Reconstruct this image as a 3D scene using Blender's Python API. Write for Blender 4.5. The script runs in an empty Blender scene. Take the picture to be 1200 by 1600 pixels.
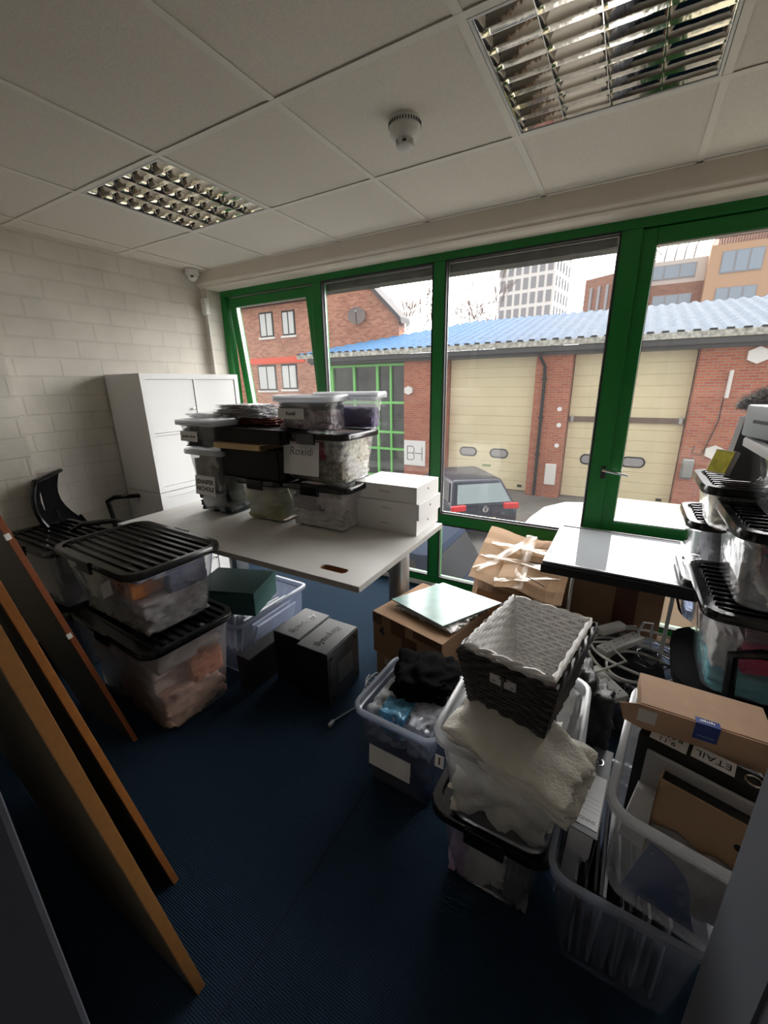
import bpy, bmesh, math, random
from mathutils import Vector, Matrix, noise
PI = math.pi
SC = bpy.context.scene
COL = SC.collection

# ------------------------------------------------------------------ camera, sky, exposure
CAM = Vector((1.07504, -1.22881, 1.45))
H = 2.29          # suspended ceiling height
WY = 1.38         # plane of the window
cd = bpy.data.cameras.new('camera')
cam = bpy.data.objects.new('camera', cd); COL.objects.link(cam)
cd.sensor_fit = 'VERTICAL'; cd.sensor_height = 24.0; cd.sensor_width = 18.0
cd.lens = 24.0 * 644.08 / 1600.0
cd.clip_start = 0.02; cd.clip_end = 500
right = Vector((0.8689163, 0.49472522, -0.01521226))
fwd = Vector((-0.47637841, 0.82756032, -0.29699753))
up = Vector((-0.1343431, 0.26531279, 0.95475707))
m = Matrix(((right.x, up.x, -fwd.x, CAM.x), (right.y, up.y, -fwd.y, CAM.y), (right.z, up.z, -fwd.z, CAM.z), (0, 0, 0, 1)))
cam.matrix_world = m
SC.camera = cam

SKY_BASE, SKY_GLARE = 1.05, 8.3
world = bpy.data.worlds.new('overcast_sky'); SC.world = world; world.use_nodes = True
wn = world.node_tree.nodes; wl = world.node_tree.links
bg = wn['Background']; bg.inputs['Strength'].default_value = 1.0
tc = wn.new('ShaderNodeTexCoord'); sx = wn.new('ShaderNodeSeparateXYZ')
wl.new(tc.outputs['Generated'], sx.inputs[0])
def wmap(sock, a, b, c, d):
    n = wn.new('ShaderNodeMapRange'); n.interpolation_type = 'SMOOTHSTEP'
    for i, v in enumerate((a, b, c, d)): n.inputs[i + 1].default_value = v
    wl.new(sock, n.inputs[0]); return n.outputs[0]
def wmath(op, a, b):
    n = wn.new('ShaderNodeMath'); n.operation = op
    for i, v in enumerate((a, b)):
        if isinstance(v, float): n.inputs[i].default_value = v
        else: wl.new(v, n.inputs[i])
    return n.outputs[0]
# sky boosted towards +Y to light the room, weaker behind our own building
glare = wmath('MULTIPLY', wmap(sx.outputs['Y'], -0.05, 0.55, 0.0, 1.0), wmap(sx.outputs['Z'], 0.98, 0.45, 0.0, 1.0))
wl.new(wmath('MULTIPLY_ADD', glare, SKY_GLARE), bg.inputs['Strength'])
bg.inputs['Strength'].links[0].from_node.inputs[2].default_value = SKY_BASE
bg.inputs['Color'].default_value = (1.0, 0.985, 0.96, 1)
vs = SC.view_settings
SC.display_settings.display_device = 'sRGB'
vs.view_transform = 'Standard'; vs.look = 'None'; vs.gamma = 1.0; vs.use_curve_mapping = False
vs.exposure = 0.50
SC.cycles.max_bounces = 14; SC.cycles.diffuse_bounces = 7; SC.cycles.glossy_bounces = 6
SC.cycles.transparent_max_bounces = 40; SC.cycles.transmission_bounces = 8
SC.cycles.use_denoising = True
SC.cycles.sample_clamp_indirect = 8.0

# ------------------------------------------------------------------ materials
def new_mat(name):
    mt = bpy.data.materials.new(name); mt.use_nodes = True
    nt = mt.node_tree; b = nt.nodes['Principled BSDF']
    return mt, nt, b
def objcoord(nt, scale=(1, 1, 1), rot=(0, 0, 0)):
    t = nt.nodes.new('ShaderNodeTexCoord'); mp = nt.nodes.new('ShaderNodeMapping')
    mp.inputs['Scale'].default_value = scale; mp.inputs['Rotation'].default_value = rot
    nt.links.new(t.outputs['Object'], mp.inputs[0]); return mp.outputs[0]
def noise_n(nt, vec, scale, detail=3, rough=0.55, dist=0.0):
    n = nt.nodes.new('ShaderNodeTexNoise'); n.inputs['Scale'].default_value = scale; n.inputs['Detail'].default_value = detail
    n.inputs['Roughness'].default_value = rough; n.inputs['Distortion'].default_value = dist
    nt.links.new(vec, n.inputs['Vector']); return n.outputs['Fac']
def ramp(nt, fac, stops):
    r = nt.nodes.new('ShaderNodeValToRGB'); e = r.color_ramp.elements
    while len(e) < len(stops): e.new(0.5)
    for i, (p, c) in enumerate(stops):
        e[i].position = p; e[i].color = (*c, 1) if len(c) == 3 else c
    nt.links.new(fac, r.inputs[0]); return r.outputs[0]
def bump(nt, b, h, strength=0.3, dist=0.01):
    n = nt.nodes.new('ShaderNodeBump'); n.inputs['Strength'].default_value = strength; n.inputs['Distance'].default_value = dist
    nt.links.new(h, n.inputs['Height']); nt.links.new(n.outputs[0], b.inputs['Normal'])
def M(name, col, rough=0.5, metal=0.0, var=0.0, vscale=8.0, bstr=0.0, bscale=60.0, bdist=0.003, spec=0.5):
    mt, nt, b = new_mat(name)
    b.inputs['Base Color'].default_value = (*col, 1); b.inputs['Roughness'].default_value = rough
    b.inputs['Metallic'].default_value = metal; b.inputs['Specular IOR Level'].default_value = spec
    if var > 0 or bstr > 0: v = objcoord(nt)
    if var > 0:
        f = noise_n(nt, v, vscale, 4)
        lo = tuple(max(0, c * (1 - var)) for c in col); hi = tuple(min(1, c * (1 + var)) for c in col)
        nt.links.new(ramp(nt, f, [(0.3, lo), (0.7, hi)]), b.inputs['Base Color'])
    if bstr > 0: bump(nt, b, noise_n(nt, v, bscale, 4), bstr, bdist)
    return mt
def facing_uv(nt):
    """(horizontal, height, 0) on axis-aligned walls of either direction"""
    t = nt.nodes.new('ShaderNodeTexCoord'); g = nt.nodes.new('ShaderNodeSeparateXYZ'); p = nt.nodes.new('ShaderNodeSeparateXYZ')
    nt.links.new(t.outputs['Normal'], g.inputs[0]); nt.links.new(t.outputs['Object'], p.inputs[0])
    def mth(op, a, b_=None):
        n = nt.nodes.new('ShaderNodeMath'); n.operation = op; nt.links.new(a, n.inputs[0])
        if b_ is not None: nt.links.new(b_, n.inputs[1])
        return n.outputs[0]
    u = mth('ADD', mth('MULTIPLY', p.outputs[0], mth('ABSOLUTE', g.outputs[1])), mth('MULTIPLY', p.outputs[1], mth('ABSOLUTE', g.outputs[0])))
    c = nt.nodes.new('ShaderNodeCombineXYZ'); nt.links.new(u, c.inputs[0]); nt.links.new(p.outputs[2], c.inputs[1])
    return c.outputs[0]
def brick_mat(name, c1, c2, mortar, bw, bh, ms, bstr=0.5, bdist=0.006, rough=0.85, blotch=None):
    mt, nt, b = new_mat(name); uv = facing_uv(nt)
    br = nt.nodes.new('ShaderNodeTexBrick'); nt.links.new(uv, br.inputs['Vector'])
    br.inputs['Scale'].default_value = 1; br.inputs['Brick Width'].default_value = bw; br.inputs['Row Height'].default_value = bh
    br.inputs['Mortar Size'].default_value = ms; br.inputs['Mortar Smooth'].default_value = 0.3
    br.inputs['Color1'].default_value = (*c1, 1); br.inputs['Color2'].default_value = (*c2, 1); br.inputs['Mortar'].default_value = (*mortar, 1)
    f = noise_n(nt, uv, 3.0 if blotch is None else blotch, 5)
    mx = nt.nodes.new('ShaderNodeMix'); mx.data_type = 'RGBA'; mx.blend_type = 'MULTIPLY'; mx.inputs[0].default_value = 1
    nt.links.new(br.outputs['Color'], mx.inputs[6]); nt.links.new(ramp(nt, f, [(0.3, (0.82, 0.82, 0.82)), (0.7, (1.0, 1.0, 1.0))]), mx.inputs[7])
    nt.links.new(mx.outputs[2], b.inputs['Base Color']); b.inputs['Roughness'].default_value = rough
    inv = nt.nodes.new('ShaderNodeMath'); inv.operation = 'SUBTRACT'; inv.inputs[0].default_value = 1
    nt.links.new(br.outputs['Fac'], inv.inputs[1])
    n2 = noise_n(nt, uv, 25, 4); ad = nt.nodes.new('ShaderNodeMath'); ad.operation = 'MULTIPLY_ADD'; ad.inputs[1].default_value = 0.35
    nt.links.new(n2, ad.inputs[0]); nt.links.new(inv.outputs[0], ad.inputs[2])
    bump(nt, b, ad.outputs[0], bstr, bdist)
    return mt
def clear_mat(name, tint=(1, 1, 1), haze=0.12, gloss_rough=0.12, hazecol=(0.8, 0.82, 0.85), gloss=1.0, cloudy=0.0, wave=0.0):
    """clear plastic or glass: transparent + fresnel gloss + a little milky diffuse"""
    mt = bpy.data.materials.new(name); mt.use_nodes = True; nt = mt.node_tree; nt.nodes.clear()
    o = nt.nodes.new('ShaderNodeOutputMaterial'); t = nt.nodes.new('ShaderNodeBsdfTransparent'); t.inputs[0].default_value = (*tint, 1)
    g = nt.nodes.new('ShaderNodeBsdfGlossy'); g.inputs['Roughness'].default_value = gloss_rough; g.inputs['Color'].default_value = (1, 1, 1, 1)
    fr = nt.nodes.new('ShaderNodeFresnel'); fr.inputs['IOR'].default_value = 1.45
    gm = nt.nodes.new('ShaderNodeNewGeometry'); io = nt.nodes.new('ShaderNodeMath'); io.operation = 'MULTIPLY_ADD'   # same reflectance from either side of the sheet
    io.inputs[1].default_value = 1 / 1.45 - 1.45; io.inputs[2].default_value = 1.45
    nt.links.new(gm.outputs['Backfacing'], io.inputs[0]); nt.links.new(io.outputs[0], fr.inputs['IOR'])
    m1 = nt.nodes.new('ShaderNodeMixShader'); m2 = nt.nodes.new('ShaderNodeMixShader')
    mm = nt.nodes.new('ShaderNodeMath'); mm.operation = 'MULTIPLY'; mm.inputs[1].default_value = gloss; nt.links.new(fr.outputs[0], mm.inputs[0])
    if haze > 0:
        d = nt.nodes.new('ShaderNodeBsdfDiffuse'); d.inputs[0].default_value = (*hazecol, 1)
        tr = nt.nodes.new('ShaderNodeBsdfTranslucent'); tr.inputs[0].default_value = (*hazecol, 1)
        m3 = nt.nodes.new('ShaderNodeMixShader'); m3.inputs[0].default_value = 0.5
        nt.links.new(d.outputs[0], m3.inputs[1]); nt.links.new(tr.outputs[0], m3.inputs[2])
        m2.inputs[0].default_value = haze
        if cloudy > 0:
            f = noise_n(nt, objcoord(nt), 7, 4); r = ramp(nt, f, [(0.35, (haze,) * 3), (0.7, (min(1, haze + cloudy),) * 3)])
            nt.links.new(r, m2.inputs[0])
        nt.links.new(t.outputs[0], m2.inputs[1]); nt.links.new(m3.outputs[0], m2.inputs[2]); base = m2.outputs[0]
    else: base = t.outputs[0]
    if wave > 0:
        bn = nt.nodes.new('ShaderNodeBump'); bn.inputs['Strength'].default_value = wave; bn.inputs['Distance'].default_value = .02
        nt.links.new(noise_n(nt, objcoord(nt), 11, 2), bn.inputs['Height']); nt.links.new(bn.outputs[0], g.inputs['Normal'])
    nt.links.new(mm.outputs[0], m1.inputs[0]); nt.links.new(base, m1.inputs[1]); nt.links.new(g.outputs[0], m1.inputs[2])
    nt.links.new(m1.outputs[0], o.inputs[0])
    return mt

# ------------------------------------------------------------------ mesh builder
class MB:
    def __init__(s): s.bm = bmesh.new(); s.uvm = None
    def mtx(s, verts, mat):
        if mat is not None: bmesh.ops.transform(s.bm, matrix=mat, verts=verts)
    def face(s, pts):
        return s.bm.faces.new([s.bm.verts.new(p) for p in pts])
    def box(s, x0, x1, y0, y1, z0, z1, bev=0.0, mat=None, seg=2):
        r = bmesh.ops.create_cube(s.bm, size=1.0); vs_ = r['verts']
        for v in vs_:
            v.co = Vector(((x0 + x1) / 2 + v.co.x * (x1 - x0), (y0 + y1) / 2 + v.co.y * (y1 - y0), (z0 + z1) / 2 + v.co.z * (z1 - z0)))
        if bev > 0:
            es = list({e for v in vs_ for e in v.link_edges})
            rr = bmesh.ops.bevel(s.bm, geom=es, offset=bev, segments=seg, affect='EDGES', profile=0.5, clamp_overlap=True)
            vs_ = list({v for f in rr['faces'] for v in f.verts} | {v for v in vs_ if v.is_valid})
        s.mtx(vs_, mat); return s
    def cbox(s, c, d, rot=(0, 0, 0), bev=0.0):
        mt = Matrix.Translation(c) @ Matrix.Rotation(rot[2], 4, 'Z') @ Matrix.Rotation(rot[1], 4, 'Y') @ Matrix.Rotation(rot[0], 4, 'X')
        return s.box(-d[0] / 2, d[0] / 2, -d[1] / 2, d[1] / 2, -d[2] / 2, d[2] / 2, bev, mt)
    def ring(s, pts): return [s.bm.verts.new(p) for p in pts]
    def loft(s, rings, cap0=True, cap1=True, closed=True):
        R_ = [s.ring(r) for r in rings]
        n = len(R_[0])
        for a, b in zip(R_[:-1], R_[1:]):
            for i in range(n if closed else n - 1):
                j = (i + 1) % n
                s.bm.faces.new((a[i], a[j], b[j], b[i]))
        if cap0: s.bm.faces.new(R_[0][::-1])
        if cap1: s.bm.faces.new(R_[-1])
        return s
    def cyl(s, c, r, h, n=16, axis='Z', r2=None):
        r2 = r if r2 is None else r2
        rot = {'Z': Matrix(), 'X': Matrix.Rotation(PI / 2, 4, 'Y'), 'Y': Matrix.Rotation(-PI / 2, 4, 'X')}[axis]
        mt = Matrix.Translation(c) @ rot
        return s.loft([[mt @ Vector((rr * math.cos(2 * PI * i / n), rr * math.sin(2 * PI * i / n), z)) for i in range(n)] for rr, z in ((r, 0), (r2, h))])
    def lathe(s, c, prof, n=24):
        return s.loft([[Vector(c) + Vector((r * math.cos(2 * PI * i / n), r * math.sin(2 * PI * i / n), z)) for i in range(n)] for r, z in prof])
    def tube(s, pts, r, n=8, closed=False):
        pts = [Vector(p) for p in pts]; k = len(pts); rings = []
        up_ = Vector((0, 0, 1)); prev = None
        for i, p in enumerate(pts):
            if closed: t = pts[(i + 1) % k] - pts[i - 1]
            else: t = pts[min(i + 1, k - 1)] - pts[max(i - 1, 0)]
            if t.length < 1e-9: t = Vector((0, 0, 1))
            t.normalize()
            if prev is None:
                a = t.cross(up_)
                if a.length < 0.1: a = t.cross(Vector((1, 0, 0)))
            else:
                a = prev - t * prev.dot(t)
                if a.length < 1e-6: a = t.cross(up_)
            a.normalize(); prev = a; b = t.cross(a)
            rr = r[i] if isinstance(r, (list, tuple)) else r
            rings.append([p + (a * math.cos(2 * PI * j / n) + b * math.sin(2 * PI * j / n)) * rr for j in range(n)])
        if closed:
            R_ = [s.ring(q) for q in rings]
            for i in range(k):
                a, b = R_[i], R_[(i + 1) % k]
                for j in range(n): s.bm.faces.new((a[j], a[(j + 1) % n], b[(j + 1) % n], b[j]))
            return s
        return s.loft(rings)
    def prism(s, poly, h0, h1, plane='XY', mat=None):
        """extrude polygon between h0 and h1 along the third axis"""
        def P(a, b, h): return {'XY': (a, b, h), 'XZ': (a, h, b), 'YZ': (h, a, b)}[plane]
        r0 = [Vector(P(a, b, h0)) for a, b in poly]; r1 = [Vector(P(a, b, h1)) for a, b in poly]
        if mat is not None: r0 = [mat @ p for p in r0]; r1 = [mat @ p for p in r1]
        return s.loft([r0, r1])
    def build(s, name, mt, parent=None, smooth=False, loc=None, rot=None):
        bmesh.ops.recalc_face_normals(s.bm, faces=s.bm.faces)
        me = bpy.data.meshes.new(name); s.bm.to_mesh(me); s.bm.free()
        if isinstance(mt, (list, tuple)):
            for q in mt: me.materials.append(q)
        else: me.materials.append(mt)
        if smooth:
            me.polygons.foreach_set('use_smooth', [True] * len(me.polygons))
            if smooth != 'full':
                try: me.set_sharp_from_angle(angle=math.radians(38))
                except Exception: pass
        o = bpy.data.objects.new(name, me); COL.objects.link(o)
        if parent is not None: o.parent = parent
        if loc is not None: o.location = loc
        if rot is not None: o.rotation_euler = rot
        return o
def tag(o, label=None, cat=None, group=None, kind=None):
    if label: o['label'] = label
    if cat: o['category'] = cat
    if group: o['group'] = group
    if kind: o['kind'] = kind
    return o
def thing(name, label, cat, loc=(0, 0, 0), rotz=0.0, group=None, rot=None):
    o = bpy.data.objects.new(name, None); COL.objects.link(o); o.empty_display_size = 0.05
    o.location = loc; o.rotation_euler = rot if rot is not None else (0, 0, rotz)
    return tag(o, label, cat, group)
def struct(o): o['kind'] = 'structure'; return o
def copy_tree(o, parent=None):
    c = o.copy(); COL.objects.link(c)
    if parent is not None: c.parent = parent
    for ch in list(o.children): copy_tree(ch, c)
    return c
def rrect(w, d, r, z, n=4, cx=0, cy=0):
    r = min(r, w / 2 - 1e-4, d / 2 - 1e-4); pts = []
    for qx, qy, a0 in ((1, 1, 0), (-1, 1, PI / 2), (-1, -1, PI), (1, -1, 3 * PI / 2)):
        for i in range(n + 1):
            a = a0 + PI / 2 * i / n
            pts.append(Vector((cx + qx * (w / 2 - r) + r * math.cos(a), cy + qy * (d / 2 - r) + r * math.sin(a), z)))
    return pts
def text(name, s, size, mt, parent, loc, rot, depth=0.0006, ax='CENTER', sx_=1.0, shear=0.0, bold=0.0):
    cu = bpy.data.curves.new(name, 'FONT'); cu.body = s; cu.size = size; cu.extrude = depth; cu.align_x = ax; cu.align_y = 'CENTER'
    cu.shear = shear; cu.offset = bold; cu.resolution_u = 3
    tmp = bpy.data.objects.new('tmp', cu); COL.objects.link(tmp)
    bpy.context.view_layer.update()
    me = bpy.data.meshes.new_from_object(tmp.evaluated_get(bpy.context.evaluated_depsgraph_get()))
    bpy.data.objects.remove(tmp); bpy.data.curves.remove(cu)
    me.materials.clear(); me.materials.append(mt)
    o = bpy.data.objects.new(name, me); COL.objects.link(o); o.parent = parent; o.location = loc; o.rotation_euler = rot; o.scale = (sx_, 1, 1)
    return o

# ------------------------------------------------------------------ shared materials
mt_painted = brick_mat('painted_brick', (0.68, 0.64, 0.57), (0.70, 0.66, 0.59), (0.65, 0.61, 0.54), 0.235, 0.1085, 0.007, 0.55, 0.007, 0.7)
mt_plaster = M('cream_paint', (0.66, 0.605, 0.525), 0.75, var=0.03, bstr=0.1, bscale=40)
mt_tile = M('ceiling_tile', (0.76, 0.71, 0.645), 0.9, var=0.05, vscale=120, bstr=0.45, bscale=260, bdist=0.002)
mt_tbar = M('grid_white', (0.80, 0.76, 0.70), 0.5)
mt_white = M('white_laminate', (0.74, 0.74, 0.74), 0.4)
mt_whitepl = M('white_plastic', (0.72, 0.71, 0.68), 0.4)
mt_green = M('green_frame_paint', (0.008, 0.165, 0.028), 0.38, spec=0.4)
mt_gasket = M('black_gasket', (0.012, 0.012, 0.012), 0.6)
mt_alu = M('grey_metal', (0.35, 0.36, 0.37), 0.35, 0.9)
mt_chrome = M('chrome', (0.7, 0.7, 0.72), 0.15, 1.0)
mt_black = M('black_plastic', (0.007, 0.007, 0.008), 0.17)
mt_blackmat = M('black_matt', (0.010, 0.010, 0.011), 0.8)
mt_glass = clear_mat('window_glass', haze=0.012, gloss_rough=0.0, gloss=1.0)
mt_greydoor = M('dark_grey_paint', (0.13, 0.14, 0.17), 0.5, bstr=0.1, bscale=300, bdist=0.001)
# ================================================================== THE ROOM
XL, XR, YB = -1.97, 2.15, -1.20      # left wall, right wall, door wall
def carpet_mat():
    mt, nt, b = new_mat('navy_carpet'); v = objcoord(nt)
    w = nt.nodes.new('ShaderNodeTexWave'); w.bands_direction = 'Y'; w.inputs['Scale'].default_value = 55; w.inputs['Distortion'].default_value = 1.5
    w.inputs['Detail'].default_value = 2; nt.links.new(v, w.inputs['Vector'])
    n1 = noise_n(nt, v, 350, 3); n2 = noise_n(nt, v, 1.6, 3)
    c = ramp(nt, n1, [(0.25, (0.007, 0.016, 0.031)), (0.6, (0.018, 0.040, 0.070)), (0.85, (0.038, 0.070, 0.110))])
    mx = nt.nodes.new('ShaderNodeMix'); mx.data_type = 'RGBA'; mx.blend_type = 'MULTIPLY'; mx.inputs[0].default_value = 1
    nt.links.new(c, mx.inputs[6]); nt.links.new(ramp(nt, n2, [(0.3, (0.85, 0.85, 0.85)), (0.7, (1, 1, 1))]), mx.inputs[7])
    nt.links.new(mx.outputs[2], b.inputs['Base Color']); b.inputs['Roughness'].default_value = 1.0; b.inputs['Specular IOR Level'].default_value = 0.15
    ad = nt.nodes.new('ShaderNodeMath'); ad.operation = 'ADD'; nt.links.new(n1, ad.inputs[0]); nt.links.new(w.outputs['Fac'], ad.inputs[1])
    bump(nt, b, ad.outputs[0], 0.5, 0.003); return mt
mt_carpet = carpet_mat()
struct(MB().box(XL - .1, XR + .1, -2.6, WY + .02, -0.06, 0.0).build('floor', mt_carpet))
mt_seam = M('carpet_seam', (0.006, 0.010, 0.02), 1.0)
mb = MB(); mb.box(0.420, 0.424, -1.15, -0.20, 0.0, 0.0015)
struct(mb.build('trim_1', mt_seam))
struct(MB().box(XL - .12, XL, -2.6, WY + .06, -.06, H + .4).build('wall_left', mt_painted))
struct(MB().box(XL, -1.80, -1.16, -0.21, 0, H).build('wall_left_pier', mt_painted))
struct(MB().box(XR, XR + .12, -2.6, WY + .06, -.06, H + .4).build('wall_right', mt_plaster))
mb = MB(); mb.box(XL, 0.78, YB - .12, YB, 0, H); mb.box(1.60, XR, YB - .12, YB, 0, H); mb.box(0.78, 1.60, YB - .12, YB, 2.05, H)
struct(mb.build('wall_back', mt_plaster))
mb = MB(); mb.box(XL, XR, -2.6, -2.5, 0, H)
struct(mb.build('wall_corridor', mt_plaster))
# window wall: short return on the left, bulkhead with a small cove, roof edge above
mb = MB(); mb.box(XL, -1.905, 1.21, WY + .06, 0, H)
struct(mb.build('wall_window_return', mt_painted))
struct(MB().box(XL - .1, XR + .1, -2.6, WY + .3, H + .25, H + .40).build('roof_slab', mt_plaster))
prof = [(1.177, H + .25), (1.177, 2.215), (1.181, 2.205), (1.190, 2.199), (1.203, 2.196), (1.203, 2.186), (1.22, 2.178), (1.43, 2.178), (1.43, H + .25)]
struct(MB().prism(prof, XL, XR, 'YZ').build('trim_2', mt_plaster))
mt_ext = M('weathered_soffit', (0.045, 0.045, 0.04), 0.8, var=0.6, vscale=14)
struct(MB().box(XL - .3, XR + .3, 1.50, 1.615, 2.105, 2.6).build('trim_3', mt_ext))
mb = MB(); mb.box(XL - .3, XR + .3, 1.45, 1.60, -2.6, -0.06); mb.box(XL - .6, XL - .12, 1.3, 1.45, -2.6, 2.6); mb.box(XR + .12, XR + .6, 1.3, 1.45, -2.6, 2.6)
struct(mb.build('wall_outside', brick_mat('own_brick', (0.32, 0.10, 0.06), (0.38, 0.14, 0.08), (0.35, 0.3, 0.25), .225, .075, .01)))
# low sill under the window
struct(MB().box(-1.905, XR, 1.335, WY + .04, 0, 0.035, .004).build('window_sill', mt_whitepl))

# suspended ceiling: 600 mm grid, lay-in tiles, two cells open for the light fittings
gx = [i * 0.6 for i in range(-3, 4)]; gy = [j * 0.6 for j in range(-4, 2)]
xs = [XL] + gx + [XR]; ys = [-2.5] + gy + [1.177]
LIGHT_CELLS = {(-1.2, 0.0): 1, (0.6, 0.0): 2}
mb = MB()
for i in range(len(xs) - 1):
    for j in range(len(ys) - 1):
        x0, x1, y0, y1 = xs[i], xs[i + 1], ys[j], ys[j + 1]
        if any(abs(x0 - a) < .01 and abs(y0 - b) < .01 for a, b in LIGHT_CELLS): continue
        g = 0.007
        mb.box(x0 + g, x1 - g, y0 + g, y1 - g, H + .004, H + .018)
struct(mb.build('ceiling', mt_tile))
mb = MB()
for x in gx: mb.box(x - .012, x + .012, -2.5, 1.177, H, H + .002); mb.box(x - .001, x + .001, -2.5, 1.177, H + .002, H + .035)
for y in gy: mb.box(XL, XR, y - .012, y + .012, H - .0004, H + .0018); mb.box(XL, XR, y - .001, y + .001, H + .002, H + .035)
mb.box(XL, XL + .018, -1.2, 1.177, H, H + .002); mb.box(XL, XR, 1.159, 1.177, H, H + .002)
struct(mb.build('ceiling_grid', mt_tbar))
# ---- recessed louvre fittings
mt_mirror = M('mirror_aluminium', (0.88, 0.86, 0.80), 0.07, 1.0, bstr=0.12, bscale=9, bdist=0.01)
mt_tray = M('fitting_tray', (0.70, 0.70, 0.70), 0.4)
mt_tube = M('fluorescent_glass', (0.75, 0.76, 0.78), 0.25)
def light_fitting(x0, y0, label):
    t = thing('ceiling_light', label, 'ceiling light', (x0 + .3, y0 + .3, H), group=None)
    mb = MB(); e = 0.286
    mb.box(-e, e, -e, -e + .008, -.001, .09); mb.box(-e, e, e - .008, e, -.001, .09); mb.box(-e, -e + .008, -e + .008, e - .008, -.001, .09)
    mb.box(e - .008, e, -e + .008, e - .008, -.001, .09); mb.box(-e, e, -e, e, .09, .094)
    mb.build('housing', mt_tray, t)
    for k in range(4):
        cx = -0.207 + k * .138
        MB().cyl((cx, -.265, .066), .013, .53, 12, 'Y').build('tube', mt_tube, t, True)
    def blade(L, h0=.002, h1=.046, w0=.0012, w1=.032):
        # concave parabolic wedge, narrow edge down
        pr_ = []
        for q in range(6):
            f = q / 5; pr_.append((w0 + (w1 - w0) * f * f, h0 + (h1 - h0) * f))
        poly = [(-a, b) for a, b in pr_[::-1]] + pr_
        return poly
    ee = e - .009
    for k in range(5):
        cx = -ee + .002 + k * (2 * ee - .004) / 4
        poly = [(cx + a, b) for a, b in blade(1)]
        if k in (0, 4): poly = [(max(-ee, min(ee, a)), b) for a, b in poly]
        MB().prism(poly, -ee, ee, 'XZ').build('louvre_divider', mt_mirror, t, True)
    for k in range(9):
        cy = -ee + .002 + k * (2 * ee - .004) / 8
        poly = [(max(-ee, min(ee, cy + a)), b - .0012 if b > .01 else b) for a, b in blade(1, w1=.030)]
        MB().prism(poly, -ee, ee, 'YZ').build('louvre_blade', mt_mirror, t, True)
    return t
light_fitting(-1.2, 0.0, 'square recessed louvre light nearest the left brick wall, half of it gleaming white')
light_fitting(0.6, 0.0, 'large-looking dark louvre light at the upper right, beyond the smoke detector')
# ---- smoke detector
t = thing('smoke_detector', 'round white smoke detector on the ceiling tile between the two louvre lights', 'smoke detector', (0.30, 0.30, H + .004))
MB().lathe((0, 0, 0), [(.052, 0), (.054, -.006), (.054, -.022), (.051, -.026)]).build('base', mt_whitepl, t, True)
mb = MB()
for k in range(36):
    a = 2 * PI * k / 36; mb.cbox((.0535 * math.cos(a), .0535 * math.sin(a), -.016), (.004, .0035, .010), (0, 0, a))
mb.build('vent_slots', mt_gasket, t)
MB().lathe((0, 0, 0), [(.051, -.026), (.050, -.038), (.043, -.050), (.036, -.054), (.030, -.058)]).build('body', mt_whitepl, t, True)
mb = MB()
for k in range(8):
    a = 2 * PI * k / 8; mb.cbox((.029 * math.cos(a), .029 * math.sin(a), -.064), (.004, .008, .016), (0, 0, a))
mb.build('chamber_rib', mt_whitepl, t)
MB().lathe((0, 0, 0), [(.016, -.056), (.016, -.07)]).build('chamber', mt_gasket, t, True)
MB().lathe((0, 0, 0), [(.030, -.070), (.029, -.076), (.020, -.082), (.004, -.084)]).build('cap', mt_whitepl, t, True)
# ---- dome camera in the corner, alarm box and its conduit
t = thing('dome_camera', 'small white dome security camera under the ceiling in the far left corner', 'security camera', (-1.90, 1.10, H))
MB().lathe((0, 0, 0), [(.048, 0), (.050, -.01), (.050, -.03), (.046, -.038)]).build('base', mt_whitepl, t, True)
MB().lathe((0, 0, 0), [(.036, -.036), (.037, -.05), (.030, -.066), (.016, -.076), (.003, -.079)]).build('dome', mt_whitepl, t, True)
MB().cbox((.028, -.024, -.052), (.022, .022, .012), (0.2, 0, PI / 4)).build('lens_window', mt_gasket, t)
t = thing('sensor_box', 'small white wall box below the dome camera with a thin conduit running down', 'wall box', (-1.905, 1.185, 2.05))
MB().box(-.026, .026, -.02, .024, -.06, .06, .008).build('housing', mt_whitepl, t)
MB().cyl((0, -.021, .018), .004, .003, 10, 'Y').build('indicator', mt_gasket, t)
MB().tube([(.004, .01, -.055), (.006, .012, -.5), (.008, .014, -1.0)], .008, 8).build('conduit', mt_whitepl, t)
# ---- doorway the picture is taken from: frame at the left, open leaf at the right
mb = MB(); mb.box(0.780, 0.800, YB - .14, YB + .015, 0, 2.05, .004); mb.box(0.700, 0.785, YB, YB + .014, 0, 2.1, .005); mb.box(0.798, 0.812, YB - .14, YB - .06, 0, 2.05, .003)
struct(mb.build('trim_4', mt_greydoor))
t = thing('door_1', None, None, (1.31, YB + .01, 0)); t['kind'] = 'structure'
mb = MB(); mb.box(0, .040, 0, .60, .005, 2.03, .003); mb.build('leaf', mt_greydoor, t)
mb = MB(); mb.box(-.004, .0, .06, .44, .12, .13); mb.box(-.004, .0, .06, .44, .9, .91); mb.box(-.004, 0, .06, .07, .12, .9); mb.box(-.004, 0, .43, .44, .12, .9); mb.build('beading', mt_greydoor, t)
# ---- pale baseboard on the left wall is hidden; keep a plain one on the right wall
struct(MB().box(XR - .015, XR, -1.2, 1.3, 0, .1, .003).build('baseboard_right', mt_whitepl))

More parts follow.
